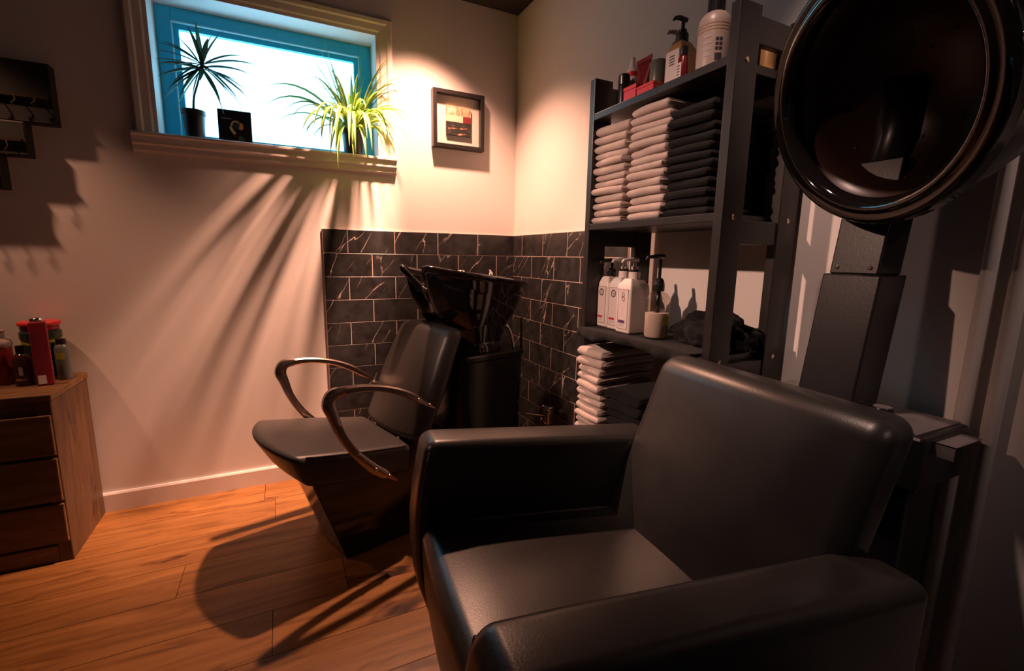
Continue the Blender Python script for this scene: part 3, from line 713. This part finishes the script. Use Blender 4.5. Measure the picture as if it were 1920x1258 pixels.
lab.loft([[(0.0316*math.cos(R(255+75*k/n)), 0.0316*math.sin(R(255+75*k/n)), z) for k in range(n+1)] for z in (0.036, 0.060)], False, False, closed=False).build('label', 'olive', cb, smooth=True)
pump(cb, 0.122, height=0.085, nozzle=0.048)
MB().lathe([(0.0145, 0.136), (0.0125, 0.147), (0.0075, 0.155)], 16).build('pump_sleeve', 'plastic_black', cb, fix=True)
MB().tube([(0, 0, 0.122), (0, 0, 0.067)], 0.006, 10).build('dip_tube', 'plastic_black', cb, smooth=True)

# ------------------------------------------------------------------ items on the top shelf
TP = SHELVES[0]+TH_S+0.0005
def rounds(name, loc, prof, mt, label, cat='bottle', group='products on the top shelf', n=28):
    b = thing(name, label, cat, (loc[0]+HX, loc[1]+HY, loc[2]), 0, group)
    o = MB().lathe(prof, n).build('body', mt, b, fix=True); sharp(o)
    return b
b = rounds('cosmetic_bottle', (-0.215, -1.070, TP), [(0.014, 0), (0.0155, 0.002), (0.0155, 0.062), (0.015, 0.064)], 'plastic_black', 'slim black cylindrical container at the far left end of the top shelf')
MB().lathe([(0.0155, 0.066), (0.0155, 0.088), (0.014, 0.092), (0.002, 0.093)], 24).build('cap', 'plastic_black', b, fix=True)
b = rounds('cosmetic_bottle', (-0.172, -1.050, TP), [(0.016, 0), (0.0175, 0.002), (0.0175, 0.112), (0.013, 0.120)], 'plastic_white', 'white tapered bottle with red band behind the red boxes')
MB().lathe([(0.0177, 0.098), (0.0177, 0.110)], 24, cap0=False, cap1=False).build('band', 'red_box', b, smooth=True)
MB().lathe([(0.009, 0.120), (0.006, 0.150), (0.002, 0.152)], 16).build('nozzle', 'plastic_white', b, fix=True)
text_mesh('lettering', 'RB', 0.020, 'ink', b, Matrix.Rotation(R(42), 4, 'Z') @ Matrix.Translation((-0.0178, 0.0, 0.083)) @ Matrix.Rotation(R(-90), 4, 'Z') @ Matrix.Rotation(R(90), 4, 'X'))
# red tube standing on its cap
tb = thing('cosmetic_tube', 'dark red flattened tube standing on its cap on the top shelf', 'tube', (-0.182+HX, -1.108+HY, TP), R(0), 'products on the top shelf')
rings = []
for i in range(9):
    t = i/8; hx = 0.016*(1-t)+0.0012*t; hy = 0.017+0.012*t
    rings.append([(hx*math.cos(2*math.pi*k/20), hy*math.sin(2*math.pi*k/20), 0.020+0.100*t) for k in range(20)])
MB().loft(rings).build('body', 'maroon', tb, smooth=True, fix=True)
MB().box(-0.0013, 0.0013, -0.029, 0.029, 0.118, 0.128).build('crimp', 'red_gloss', tb)
MB().lathe([(0.014, 0), (0.015, 0.002), (0.0145, 0.021)], 20).build('cap', 'maroon', tb, fix=True)
def carton(loc, sx, sy, sz, label):
    c = thing('red_carton', label, 'box', (loc[0]+HX, loc[1]+HY, loc[2]), R(0), 'small red cartons')
    MB().box(-sx/2, sx/2, -sy/2, sy/2, 0, sz*0.72).build('tray', 'red_box', c, bevel=0.0006)
    MB().box(-sx/2-0.0008, sx/2+0.0008, -sy/2-0.0008, sy/2+0.0008, sz*0.73, sz).build('lid', 'red_box', c, bevel=0.0006)
carton((-0.240, -1.150, TP), 0.040, 0.046, 0.034, 'small red carton at the shelf edge beside the slim black container')
carton((-0.240, -1.206, TP), 0.040, 0.058, 0.022, 'flatter red carton at the shelf edge beside the grey can')
b = rounds('cosmetic_bottle', (-0.186, -1.170, TP), [(0.021, 0), (0.0225, 0.003), (0.0225, 0.093), (0.020, 0.098), (0.002, 0.099)], 'grey_bottle', 'dark grey cylindrical can behind the flatter red carton')
MB().lathe([(0.0228, 0.004), (0.0228, 0.010)], 28, cap0=False, cap1=False).build('base_ring', 'steel', b, smooth=True)
b = rounds('pump_bottle', (-0.120, -1.160, TP), [(0.022, 0), (0.024, 0.003), (0.024, 0.125), (0.020, 0.134), (0.012, 0.138)], 'plastic_white', 'small white pump bottle at the back of the top shelf')
pump(b, 0.138, mhead='beige_bottle', height=0.040, nozzle=0.035)
# square bottle with black pump
b = thing('pump_bottle', 'square cream bottle with black pump in the middle of the top shelf', 'bottle', (-0.205+HX, -1.262+HY, TP), 0, 'products on the top shelf')
MB().rblock(-0.026, 0.026, -0.024, 0.024, 0, 0.105, 0.004, 2, (2, 2, 6), lambda p: (p[0]*(1-0.5*max(0, (p[2]-0.09)/0.015)), p[1]*(1-0.5*max(0, (p[2]-0.09)/0.015)), p[2])).build('body', 'ochre', b, smooth=True)
lb = MB().box(-0.0267, -0.0255, -0.020, 0.020, 0.010, 0.082).build('label', 'label', b)
for k in range(4): MB().box(-0.0271, -0.0267, -0.008, 0.008, 0.050+0.006*k, 0.0525+0.006*k).build('print_line', 'ink', lb)
pump(b, 0.104, height=0.048, nozzle=0.030)
b = rounds('cosmetic_bottle', (-0.243, -1.310, TP), [(0.0105, 0), (0.012, 0.002), (0.012, 0.046), (0.008, 0.052)], 'maroon', 'little dark red bottle with black cap at the shelf edge')
MB().lathe([(0.0095, 0.052), (0.0095, 0.068), (0.007, 0.071), (0.001, 0.072)], 18).build('cap', 'plastic_black', b, fix=True)
n = 10; lb = MB().loft([[(0.0123*math.cos(R(125+80*k/n)), 0.0123*math.sin(R(125+80*k/n)), z) for k in range(n+1)] for z in (0.006, 0.036)], False, False, closed=False).build('label', 'label', b, smooth=True)
for k in range(4):
    MB().loft([[(0.0126*math.cos(R(130+60*i/8)), 0.0126*math.sin(R(130+60*i/8)), z) for i in range(9)] for z in (0.010+0.006*k, 0.0125+0.006*k)], False, False, closed=False).build('print_line', 'ink', lb)
b = rounds('cosmetic_bottle', (-0.165, -1.320, TP), [(0.024, 0), (0.026, 0.003), (0.026, 0.098), (0.012, 0.112), (0.010, 0.122)], 'label', 'pale bottle with violet swirl between the square bottle and the big cream bottle')
MB().tube([(0.0265*math.cos(R(160+70*k/10)), 0.0265*math.sin(R(160+70*k/10)), 0.080+0.020*math.sin(k*0.35)) for k in range(11)], 0.0012, 5).build('swirl', 'violet_print', b, smooth=True)
b = rounds('cosmetic_bottle', (-0.222, -1.372, TP), [(0.030, 0), (0.0335, 0.004), (0.0335, 0.092), (0.031, 0.104), (0.024, 0.113), (0.019, 0.116)], 'beige_bottle', 'largest cream bottle with black cap near the right end of the top shelf', n=36)
MB().lathe([(0.0175, 0.116), (0.0175, 0.150), (0.002, 0.151)], 24).build('cap', 'plastic_black', b, fix=True)
def patch(parent, r, a0, a1, z0, z1, mt, name):
    n = 12; return MB().loft([[(r*math.cos(R(a0+(a1-a0)*k/n)), r*math.sin(R(a0+(a1-a0)*k/n)), z) for k in range(n+1)] for z in (z0, z1)], False, False, closed=False).build(name, mt, parent, smooth=True)
patch(b, 0.0338, 228, 252, 0.014, 0.028, 'ink', 'print_block')
for k in range(3):
    for q in range(2): patch(b, 0.0338, 228+13*q, 239+13*q, 0.034+0.009*k, 0.040+0.009*k, 'ink', 'print_block')
for k in range(4): patch(b, 0.0338, 185, 215, 0.024+0.012*k, 0.029+0.012*k, 'ink_grey', 'print_line')
for k in range(3): MB().lathe([(0.0338, 0.074+0.006*k), (0.0338, 0.0755+0.006*k)], 36, cap0=False, cap1=False).build('ridge', 'ochre', b, smooth=True)
b = rounds('cosmetic_bottle', (-0.095, -1.372, TP), [(0.024, 0), (0.026, 0.003), (0.026, 0.10), (0.02, 0.11)], 'plastic_black', 'black bottle behind the largest cream bottle')
b = rounds('cosmetic_bottle', (-0.115, -1.425, TP), [(0.014, 0), (0.0155, 0.002), (0.0155, 0.065), (0.012, 0.072), (0.002, 0.073)], 'ochre', 'small ochre bottle seen through the side of the shelf')
b = rounds('cosmetic_bottle', (-0.075, -1.428, TP), [(0.013, 0), (0.0145, 0.002), (0.0145, 0.055), (0.010, 0.062), (0.002, 0.063)], 'maroon', 'small dark red bottle seen through the side of the shelf')
patch(b, 0.0148, 200, 300, 0.012, 0.045, 'label', 'label')

# ================================================================== HOOD DRYER
hd = thing('hood_dryer', 'black hooded salon hair dryer on a leaning column behind the armchair', 'hair dryer', (-0.12, -1.65, 0))
dx, dy = -0.12, -1.65
def W2(x, y, z): return (x-dx, y-dy, z)
def lbox(x0, x1, y0, y1, z0, z1): return MB().box(x0-dx, x1-dx, y0-dy, y1-dy, z0, z1)
lbox(-0.15, -0.05, -1.79, -1.56, 0.02, 0.62).build('stand_body', 'dryer', hd, bevel=0.008)
lbox(-0.165, -0.03, -1.80, -1.54, 0.0, 0.03).build('foot_plate', 'dryer', hd, bevel=0.006)
lbox(-0.185, -0.030, -1.812, -1.495, 0.62, 0.712).build('console', 'dryer', hd, bevel=0.006)
lbox(-0.178, -0.036, -1.800, -1.505, 0.712, 0.7145).build('top_panel', 'dryer_panel', hd)
for (x, y) in ((-0.150, -1.735), (-0.152, -1.690)):
    k = MB().lathe([(0.0165, 0.0), (0.016, 0.020), (0.0145, 0.0225)], 24).build('control_knob', 'plastic_black', hd, smooth=False, loc=W2(x, y, 0.7145), fix=True); sharp(k)
    MB().lathe([(0.0005, 0.0), (0.0135, 0.0), (0.0135, 0.0008), (0.0005, 0.001)], 24).build('knob_cap', 'dryer_panel', k, loc=(0, 0, 0.0225), fix=True)
br = MB().box(-0.152-dx, -0.150-dx, -1.838-dy, -1.772-dy, 0.680, 0.702).box(-0.152-dx, -0.06-dx, -1.838-dy, -1.80-dy, 0.7005, 0.702)
br = br.build('bracket', 'dryer_panel', hd)
for y in (-1.783, -1.798): MB().lathe([(0.0045, 0), (0.0045, 0.0015), (0.002, 0.003)], 12, mtx=Matrix.Rotation(R(-90), 4, 'Y')).build('screw', 'brass', br, loc=(-0.152-dx, y-dy, 0.691), fix=True)
lean = 0.155
def col(x0, x1, y0, y1, z0, z1, nm, m_):
    o = MB().loft([[W2(x0+lean*(z-0.71), y0, z), W2(x1+lean*(z-0.71), y0, z), W2(x1+lean*(z-0.71), y1, z), W2(x0+lean*(z-0.71), y1, z)] for z in (z0, z1)]).build(nm, m_, hd, bevel=0.003, fix=True); return o
cl = col(-0.185, -0.100, -1.702, -1.605, 0.7145, 0.960, 'column_sleeve', 'dryer')
cu = col(-0.180, -0.105, -1.694, -1.613, 0.960, 1.16, 'column', 'dryer')
for y in (-1.625, -1.680): MB().lathe([(0.004, 0), (0.004, 0.001), (0.002, 0.002)], 12, mtx=Matrix.Rotation(R(-90), 4, 'Y')).build('screw', 'brass', cu, loc=W2(-0.180+lean*(0.972-0.71)-0.0005, y, 0.972), fix=True)
# hood
HC = Vector((-0.235, -1.700, 1.232)); HN = Vector((-0.90, 0.28, -0.30)).normalized()   # opening centre and facing direction
q = HN.to_track_quat('Z', 'Y'); HM = q.to_matrix().to_4x4()
hr = 0.182
hood = MB().lathe([(hr, 0.0), (hr+0.002, -0.03), (hr*0.99, -0.07), (hr*0.92, -0.12), (hr*0.76, -0.165), (hr*0.5, -0.195), (hr*0.2, -0.208), (0.004, -0.21)], 56, mtx=HM, cap0=False).build('hood_shell', 'dryer', hd, smooth=True, loc=HC-Vector((dx, dy, 0)), fix=True)
MB().lathe([(hr, 0.0), (hr-0.004, -0.006), (hr*0.88, -0.012), (hr*0.84, -0.05), (hr*0.76, -0.10), (hr*0.55, -0.14), (hr*0.25, -0.160), (0.004, -0.163)], 56, mtx=HM, cap0=False)  .build('inner_bowl', 'hood_inner', hood, smooth=True)
MB().lathe([(hr*0.97, -0.012), (hr+0.010, -0.010), (hr+0.014, 0.0), (hr+0.009, 0.006), (hr+0.013, 0.012), (hr+0.008, 0.020), (hr+0.001, 0.024), (hr-0.004, 0.018), (hr-0.010, 0.024), (hr-0.020, 0.022), (hr-0.026, 0.012), (hr-0.028, 0.0), (hr*0.88, -0.010)], 64, mtx=HM, cap0=False, cap1=False).build('rim', 'gloss', hood, smooth=True, fix=True)
pf = MB()
for ring_r, dep, cnt in ((0.35, -0.1535, 10), (0.55, -0.1405, 16), (0.70, -0.1165, 20), (0.80, -0.080, 24)):
    for k in range(cnt):
        t = 2*math.pi*(k+0.5*(cnt % 3))/cnt; c = Vector((hr*ring_r*math.cos(t), hr*ring_r*math.sin(t), dep))
        nrm = Vector((-math.cos(t)*ring_r, -math.sin(t)*ring_r, 0.9)).normalized(); qm = nrm.to_track_quat('Z', 'Y').to_matrix().to_4x4()
        pf.lathe([(0.0015, 0.0012), (0.0028, 0.0025), (0.0036, 0.0012), (0.0040, -0.002)], 8, c=HM @ c, mtx=HM @ qm, cap0=True, cap1=False)
po = pf.build('air_holes', 'plastic_black', hood, smooth=True, fix=True); po['kind'] = 'stuff'
MB().tube([W2(-0.085, -1.653, 1.10), W2(-0.06, -1.655, 1.20), W2(-0.06, -1.66, 1.29)], [0.034, 0.036, 0.04], 18).build('hood_joint', 'dryer', hd, smooth=True)
MB().tube([HC-Vector((dx, dy, 0))+HM.to_3x3() @ Vector((-0.0+(hr+0.012)*math.cos(a_), (hr+0.012)*math.sin(a_), 0.008)) for a_ in (R(0), R(3))], 0.006, 8).build('rim_clip', 'brass', hood if False else hd, smooth=True)

# ================================================================== WOODEN CABINET
CX1, CY0, CH = -1.712, -0.315, 0.548; CX0 = -2.62
cab = thing('drawer_cabinet', 'rustic wooden cabinet of drawers against the wall at the left', 'cabinet', ((CX0+CX1)/2, CY0/2-0.008, 0))
cx, cyy = (CX0+CX1)/2, CY0/2-0.008
def cbx(nm, x0, x1, y0, y1, z0, z1, mt='cabinet', par=cab, bv=0.003):
    return MB().box(x0-cx, x1-cx, y0-cyy, y1-cyy, z0, z1).build(nm, mt, par, bevel=bv)
cbx('top', CX0-0.004, CX1+0.004, CY0-0.004, -0.014, CH-0.022, CH)
cbx('side_panel', CX1-0.035, CX1, CY0, -0.014, 0.0, CH-0.022, 'cabinet_v_shaded')
cbx('side_panel', CX0, CX0+0.035, CY0, -0.014, 0.0, CH-0.022, 'cabinet_v_shaded')
cbx('carcass', CX0+0.035, CX1-0.035, CY0+0.012, -0.014, 0.04, CH-0.022)
cbx('plinth', CX0+0.035, CX1-0.035, CY0+0.004, CY0+0.02, 0.0, 0.055)
for (z0, z1) in ((0.068, 0.196), (0.206, 0.346), (0.356, 0.484)):
    for (x0, x1) in ((CX0+0.040, -2.17), (-2.16, CX1-0.004)):
        d = cbx('drawer', x0, x1, CY0-0.006, CY0+0.016, z0, z1)

# items on the cabinet
CT = CH+0.0005
b = thing('mousse_bottle', 'red bottle with white pump cap on the wooden cabinet', 'bottle', (-1.880, -0.118, CT), 0, 'products on the cabinet')
o = MB().lathe([(0.024, 0), (0.026, 0.003), (0.026, 0.118), (0.025, 0.121)], 28).build('body', 'red_gloss', b, fix=True); sharp(o)
o = MB().lathe([(0.027, 0.121), (0.028, 0.124), (0.028, 0.134), (0.024, 0.142), (0.013, 0.149), (0.013, 0.168), (0.016, 0.170), (0.016, 0.174), (0.002, 0.176)], 28).build('pump_cap', 'beige_bottle', b, fix=True); sharp(o)
b = thing('serum_bottle', 'short dark brown bottle between the red bottles on the cabinet', 'bottle', (-1.820, -0.155, CT), 0, 'products on the cabinet')
o = MB().lathe([(0.022, 0), (0.024, 0.003), (0.024, 0.085), (0.018, 0.097), (0.012, 0.102)], 28).build('body', 'brown_glass', b, fix=True); sharp(o)
o = MB().lathe([(0.0125, 0.102), (0.0125, 0.128), (0.002, 0.129)], 20).build('cap', 'plastic_black', b, fix=True); sharp(o)
patch(b, 0.0243, 235, 300, 0.018, 0.024, 'ochre', 'print_line'); patch(b, 0.0243, 262, 285, 0.035, 0.062, 'ink_grey', 'print_block')
b = thing('tall_bottle', 'tall dark red square bottle with silver top at the front of the cabinet', 'bottle', (-1.766, -0.172, CT), R(18), 'products on the cabinet')
MB().rblock(-0.021, 0.021, -0.020, 0.020, 0, 0.205, 0.005, 3, (2, 2, 6)).build('body', 'red_gloss', b, smooth=True)
MB().lathe([(0.015, 0.2045), (0.017, 0.207), (0.017, 0.214), (0.012, 0.217), (0.001, 0.2172)], 22).build('silver_top', 'chrome', b, smooth=True, fix=True)
MB().box(-0.016, 0.003, -0.0206, -0.0195, 0.006, 0.034).build('label', 'label', b)
lb = MB().box(0.0205, 0.0214, -0.012, 0.010, 0.02, 0.15).build('label', 'maroon', b)
for k in range(6): MB().box(0.0212, 0.0217, -0.006, -0.001, 0.03+0.018*k, 0.04+0.018*k).build('print_line', 'label', lb)
b = thing('product_canister', 'olive and black round canister at the back of the cabinet', 'canister', (-1.797, -0.070, CT), 0, 'products on the cabinet')
o = MB().lathe([(0.047, 0), (0.049, 0.004), (0.049, 0.135)], 36).build('body', 'olive', b, fix=True); sharp(o)
o = MB().lathe([(0.050, 0.136), (0.052, 0.138), (0.052, 0.160), (0.048, 0.163), (0.002, 0.163)], 36).build('lid', 'green_dark', b, fix=True); sharp(o)
patch(b, 0.0493, 225, 262, 0.03, 0.12, 'green_dark', 'label'); patch(b, 0.0493, 300, 330, 0.01, 0.125, 'green_dark', 'label')
b = thing('red_tub', 'shallow red lidded tub on top of the olive canister', 'tub', (-1.797, -0.070, CT+0.1635), 0)
o = MB().lathe([(0.045, 0), (0.048, 0.003), (0.048, 0.018)], 36).build('body', 'red_gloss', b, fix=True); sharp(o)
o = MB().lathe([(0.052, 0.0185), (0.053, 0.020), (0.053, 0.027), (0.051, 0.030), (0.002, 0.030)], 36).build('lid', 'red_box', b, fix=True); sharp(o)
b = thing('spray_bottle', 'small grey bottle with yellow label at the right end of the cabinet', 'bottle', (-1.736, -0.112, CT), 0, 'products on the cabinet')
o = MB().lathe([(0.018, 0), (0.020, 0.003), (0.020, 0.105), (0.016, 0.116), (0.012, 0.120)], 28).build('body', 'grey_bottle', b, fix=True); sharp(o)
o = MB().lathe([(0.0135, 0.120), (0.0135, 0.137), (0.002, 0.138)], 20).build('cap', 'plastic_black', b, fix=True); sharp(o)
patch(b, 0.0203, 240, 300, 0.070, 0.092, 'olive', 'label')
b = thing('cream_jar', 'low grey jar with dark lid at the left of the red mousse bottle', 'jar', (-1.938, -0.135, CT), 0, 'products on the cabinet')
o = MB().lathe([(0.026, 0), (0.028, 0.003), (0.028, 0.050), (0.025, 0.054)], 28).build('body', 'dryer_panel', b, fix=True); sharp(o)
o = MB().lathe([(0.0275, 0.054), (0.0275, 0.070), (0.018, 0.074), (0.012, 0.10), (0.002, 0.102)], 28).build('lid', 'plastic_black', b, fix=True); sharp(o)
patch(b, 0.0283, 262, 300, 0.020, 0.028, 'ink', 'print_block')

# ================================================================== PICTURE
pic = thing('framed_picture', 'small black box frame with an abstract canvas on the wall by the corner', 'picture', (-0.303, 0, 1.581))
def rectframe(hw, w, y0, y1):
    return MB().loft([[(-hw, y, -hw), (hw, y, -hw), (hw, y, hw), (-hw, y, hw)] for y in (y1, y0)]+[[(-hw+w, y, -hw+w), (hw-w, y, -hw+w), (hw-w, y, hw-w), (-hw+w, y, hw-w)] for y in (y0, y1)], False, False)
rectframe(0.1215, 0.017, -0.036, -0.001).build('frame', 'shelf', pic, fix=True, bevel=0.0012)
MB().box(-0.106, 0.106, -0.008, -0.002, -0.106, 0.106).build('backing', 'mount', pic)
MB().box(-0.056, 0.060, -0.020, -0.008, -0.062, 0.062).build('canvas', 'art', pic)
MB().box(-0.1045, 0.1045, -0.0300, -0.0290, -0.1045, 0.1045).build('glass', 'pane', pic)

# dark display boards at the left
def board(x0, x1, z0, z1, y, label, dz):
    b = thing('wall_display', label, 'wall display', ((x0+x1)/2, 0, (z0+z1)/2), 0, 'dark wall displays')
    hx, hz = (x1-x0)/2, (z1-z0)/2
    MB().box(-hx, hx, -y, -0.001, -hz, hz).build('panel', 'board', b, bevel=0.004)
    MB().box(-hx+0.01, hx-0.01, -y-0.012, -y, -hz*0.2, -hz*0.2+0.008).build('rail', 'fabric_tag', b)
    rnd = random.Random(int(dz*100)+5)
    n = max(2, int(hx*2/0.05))
    for k in range(n):
        xx = -hx+0.02+(2*hx-0.04)*(k+0.5)/n; L = rnd.uniform(0.02, 0.05)
        pts = [(xx, -y-0.012, -hz*0.2), (xx+0.004, -y-0.018, -hz*0.2-L*0.4), (xx-0.006, -y-0.018, -hz*0.2-L*0.8), (xx+0.002, -y-0.018, -hz*0.2-L)]
        MB().tube(bez(pts, 4), 0.0016, 6).build('ornament', 'fabric_tag', b, smooth=True)
board(-2.10, -1.690, 1.375, 1.56, 0.045, 'dark wall display board with a row of ornaments, highest of the three', 1)
board(-2.05, -1.765, 1.270, 1.375, 0.055, 'dark wall display board below the ornament row, middle of the three', 2)
board(-2.05, -1.835, 1.165, 1.270, 0.06, 'brown-black wall display board, lowest of the three', 3)

# ================================================================== WINDOW SILL THINGS
SZ = WZ0+0.0025
def leaf(parent, base, az, el, L, w, droop, mt, nseg=9, clampf=None, twist=0.0):
    d = Vector((math.cos(az)*math.cos(el), math.sin(az)*math.cos(el), math.sin(el)))
    p = Vector(base); pts = [p.copy()]; dirs = []
    for i in range(nseg):
        d = (d+Vector((0, 0, -droop*(0.35+1.3*i/nseg)/nseg))).normalized(); p = p+d*(L/nseg); pts.append(p.copy())
    vs = []; ac_ = []
    for i, p in enumerate(pts):
        t = (pts[min(i+1, nseg)]-pts[max(i-1, 0)]).normalized()
        s = t.cross(Vector((0, 0, 1))); s = s.normalized() if s.length > 1e-4 else Vector((math.sin(az), -math.cos(az), 0))
        s = (Matrix.Rotation(twist, 3, t) @ s); nrm = s.cross(t).normalized()
        f = i/nseg; ww = w*(0.45+0.55*min(1, f/0.25))*(1-max(0, (f-0.45)/0.55)**1.7)+0.0002
        for kx, c in ((-1, 0.0), (-0.5, 0.25), (0, 0.5), (0.5, 0.75), (1, 1.0)):
            qv = p+s*(kx*ww/2)+nrm*(-0.22*ww*(abs(kx)))*-1
            if clampf: qv = clampf(qv)
            vs.append(qv); ac_.append(c)
    fs = [(i*5+k, i*5+k+1, (i+1)*5+k+1, (i+1)*5+k) for i in range(nseg) for k in range(4)]
    mb = MB().add(vs, fs); me = mb.mesh('leaf', True)
    at = me.attributes.new('across', 'FLOAT', 'POINT'); at.data.foreach_set('value', ac_)
    return link('leaf', me, mt, parent)
def pot(parent, r0, r1, h):
    o = MB().lathe([(r0, 0.0), (r0*1.02, 0.002), (r1*0.97, h*0.82), (r1*0.97, h*0.84), (r1*1.05, h*0.85), (r1*1.06, h), (r1*0.97, h), (r1*0.93, h*0.86), (0.003, h*0.85)], 32).build('pot', 'pot', parent, fix=True); sharp(o)
    MB().lathe([(0.002, h*0.875), (r1*0.93, h*0.87)], 24, cap0=False, cap1=False).build('soil', 'soil', parent)
# dracaena
px, py = -1.322, 0.045
dr = thing('dracaena_plant', 'thin dark dracaena with spiky leaves in a black pot at the left of the sill', 'plant', (px, py, SZ), 0)
pot(dr, 0.030, 0.037, 0.105)
stp = bez([(0, 0, 0.088), (0.006, -0.002, 0.15), (0.022, -0.006, 0.20), (0.042, -0.010, 0.262)], 5)
MB().tube(stp, [0.0042-0.0012*i/15 for i in range(16)], 8).build('stem', 'stem', dr, smooth=True)
def cl_dr(q):
    gx, gy = q.x+px, q.y+py
    gy = min(gy, 0.105)
    if gy > -0.03: gx = max(gx, WX0+0.006)
    zz = max(q.z, 0.01)
    return Vector((gx-px, gy-py, zz))
rl = random.Random(21); top = stp[-1]
specs = [(180, 12, .150), (172, 22, .145), (200, 5, .14), (185, -8, .13), (165, 40, .15), (150, 62, .13), (100, 78, .17), (60, 75, .14), (20, 62, .145), (350, 30, .15), (5, 18, .165), (340, 8, .155), (10, -5, .10), (330, -22, .18), (320, -35, .15), (345, -40, .165), (300, -50, .15), (240, -60, .15), (215, -40, .14), (200, -32, .165), (225, -15, .12), (270, -30, .11), (250, 45, .13), (290, 40, .12), (185, 32, .12), (355, -20, .14), (205, -55, .13), (322, -42, .21), (302, -60, .20), (228, -52, .20), (338, -28, .21), (212, -38, .19)]
for k, (az, el, L) in enumerate(specs):
    leaf(dr, top+Vector((0, 0, -0.012+0.02*rl.random())), R(az+rl.uniform(-8, 8)), R(el+rl.uniform(-5, 5)), L*rl.uniform(0.98, 1.15), 0.0165, 0.55 if el > 0 else 0.35, 'drac_leaf', 7, cl_dr, rl.uniform(-0.7, 0.7))
# black greeting card
cd = thing('greeting_card', 'square black card with a colourful wreath print leaning on the sill', 'card', (-1.189, 0.020, SZ), R(1))
cd.rotation_euler = (R(-7), 0, 0)
MB().box(-0.056, 0.056, 0.0, 0.004, 0.0, 0.124).build('card_body', 'card', cd, bevel=0.0006)
text_mesh('lettering', 'sequoia t', 0.0098, 'print_text', cd, Matrix.Translation((-0.026, -0.0006, 0.091)) @ Matrix.Rotation(R(90), 4, 'X'))
def blob(nm, pts, mt):
    P = bez(pts+[pts[0]], 4)[:-1]; me = MB().add([(p[0]-0.056, -0.0005, p[1]) for p in P], [tuple(range(len(P)))]).mesh(nm); link(nm, me, mt, cd)
def V2(l): return [Vector((a/1.0, b, 0)) for a, b in l]
blob('print_arc', V2([(0.042, 0.072), (0.050, 0.083), (0.060, 0.086), (0.070, 0.082), (0.066, 0.077), (0.056, 0.080), (0.048, 0.070), (0.046, 0.062), (0.041, 0.064)]), 'p_yellow')
blob('print_patch', V2([(0.070, 0.080), (0.081, 0.076), (0.083, 0.058), (0.074, 0.052), (0.069, 0.056), (0.071, 0.068)]), 'p_orange')
blob('print_leaf', V2([(0.036, 0.058), (0.042, 0.062), (0.054, 0.044), (0.058, 0.036), (0.050, 0.034), (0.042, 0.044)]), 'p_yellow')
blob('print_leaf', V2([(0.048, 0.033), (0.058, 0.036), (0.060, 0.028), (0.055, 0.020), (0.048, 0.026)]), 'maroon')
blob('print_patch', V2([(0.050, 0.074), (0.060, 0.078), (0.069, 0.074), (0.068, 0.058), (0.060, 0.052), (0.052, 0.062)]), 'p_teal')
blob('print_patch', V2([(0.066, 0.026), (0.074, 0.030), (0.084, 0.020), (0.082, 0.008), (0.066, 0.010)]), 'p_teal')
# spider plant
px2, py2 = -0.757, 0.030
spd = thing('spider_plant', 'bushy variegated spider plant in a black pot at the right of the sill', 'plant', (px2, py2, SZ), 0)
pot(spd, 0.036, 0.045, 0.100)
def cl_sp(q):
    gx, gy, gz = q.x+px2, q.y+py2, q.z+SZ
    gy = min(gy, 0.108)
    if gx > WX1-0.006 : gy = min(gy, -0.030)
    if gz < SZ+0.004 and gy > -0.062: gy = -0.062
    return Vector((gx-px2, gy-py2, gz-SZ))
rl = random.Random(5)
spec2 = []
for az, el, L, dp in [(165, 66, .26, .9), (150, 62, .24, 1.1), (80, 84, .21, .3), (20, 66, .22, 1.1), (350, 60, .23, 1.5), (335, 52, .20, 1.7), (10, 50, .17, 1.9), (185, 48, .30, 1.7), (192, 40, .30, 1.9), (200, 42, .26, 2.2), (210, 35, .27, 2.2), (178, 30, .25, 1.6), (222, 30, .27, 2.4), (232, 40, .30, 3.0), (240, 35, .32, 3.2), (250, 30, .30, 3.4), (262, 35, .31, 3.4), (258, 42, .24, 2.8), (275, 40, .27, 3.3), (290, 38, .26, 3.0), (300, 42, .25, 2.6), (312, 40, .24, 2.4), (322, 45, .25, 2.2), (335, 35, .22, 2.4), (300, 60, .21, 1.9), (240, 66, .22, 1.9), (215, 58, .24, 1.8), (270, 72, .20, 2.0), (242, 50, .31, 4.6), (250, 46, .33, 4.8), (256, 52, .32, 5.0), (263, 44, .30, 4.8), (236, 48, .29, 4.2), (282, 46, .27, 4.6), (296, 50, .27, 4.0), (310, 50, .25, 3.6), (325, 55, .25, 3.2), (168, 74, .25, .8), (140, 72, .24, .8), (30, 74, .22, .9), (345, 68, .25, 1.4), (330, 64, .24, 1.7), (248, 18, .27, 3.0), (254, 12, .29, 3.2), (260, 20, .28, 3.4), (243, 15, .25, 2.8), (276, 16, .24, 3.0), (290, 20, .25, 2.8), (305, 18, .22, 2.6), (170, 72, .31, .5), (158, 70, .29, .7), (150, 66, .27, 1.0), (350, 70, .29, 1.3), (338, 62, .28, 1.5), (5, 78, .27, .6)]:
    spec2.append((az, el, L, dp))
for _ in range(34): spec2.append((rl.uniform(175, 345), rl.uniform(20, 75), rl.uniform(0.13, 0.22), rl.uniform(1.6, 3.0)))
for k, (az, el, L, dp) in enumerate(spec2):
    a = R(az+rl.uniform(-5, 5)); bpos = Vector((0.016*math.cos(a), 0.016*math.sin(a), 0.088))
    leaf(spd, bpos, a, R(min(86, el+7)), L*1.22, rl.uniform(0.012, 0.017), dp, 'spider_leaf' if rl.random() < 0.72 else 'spider_leaf2', 10, cl_sp, rl.uniform(-0.5, 0.5))
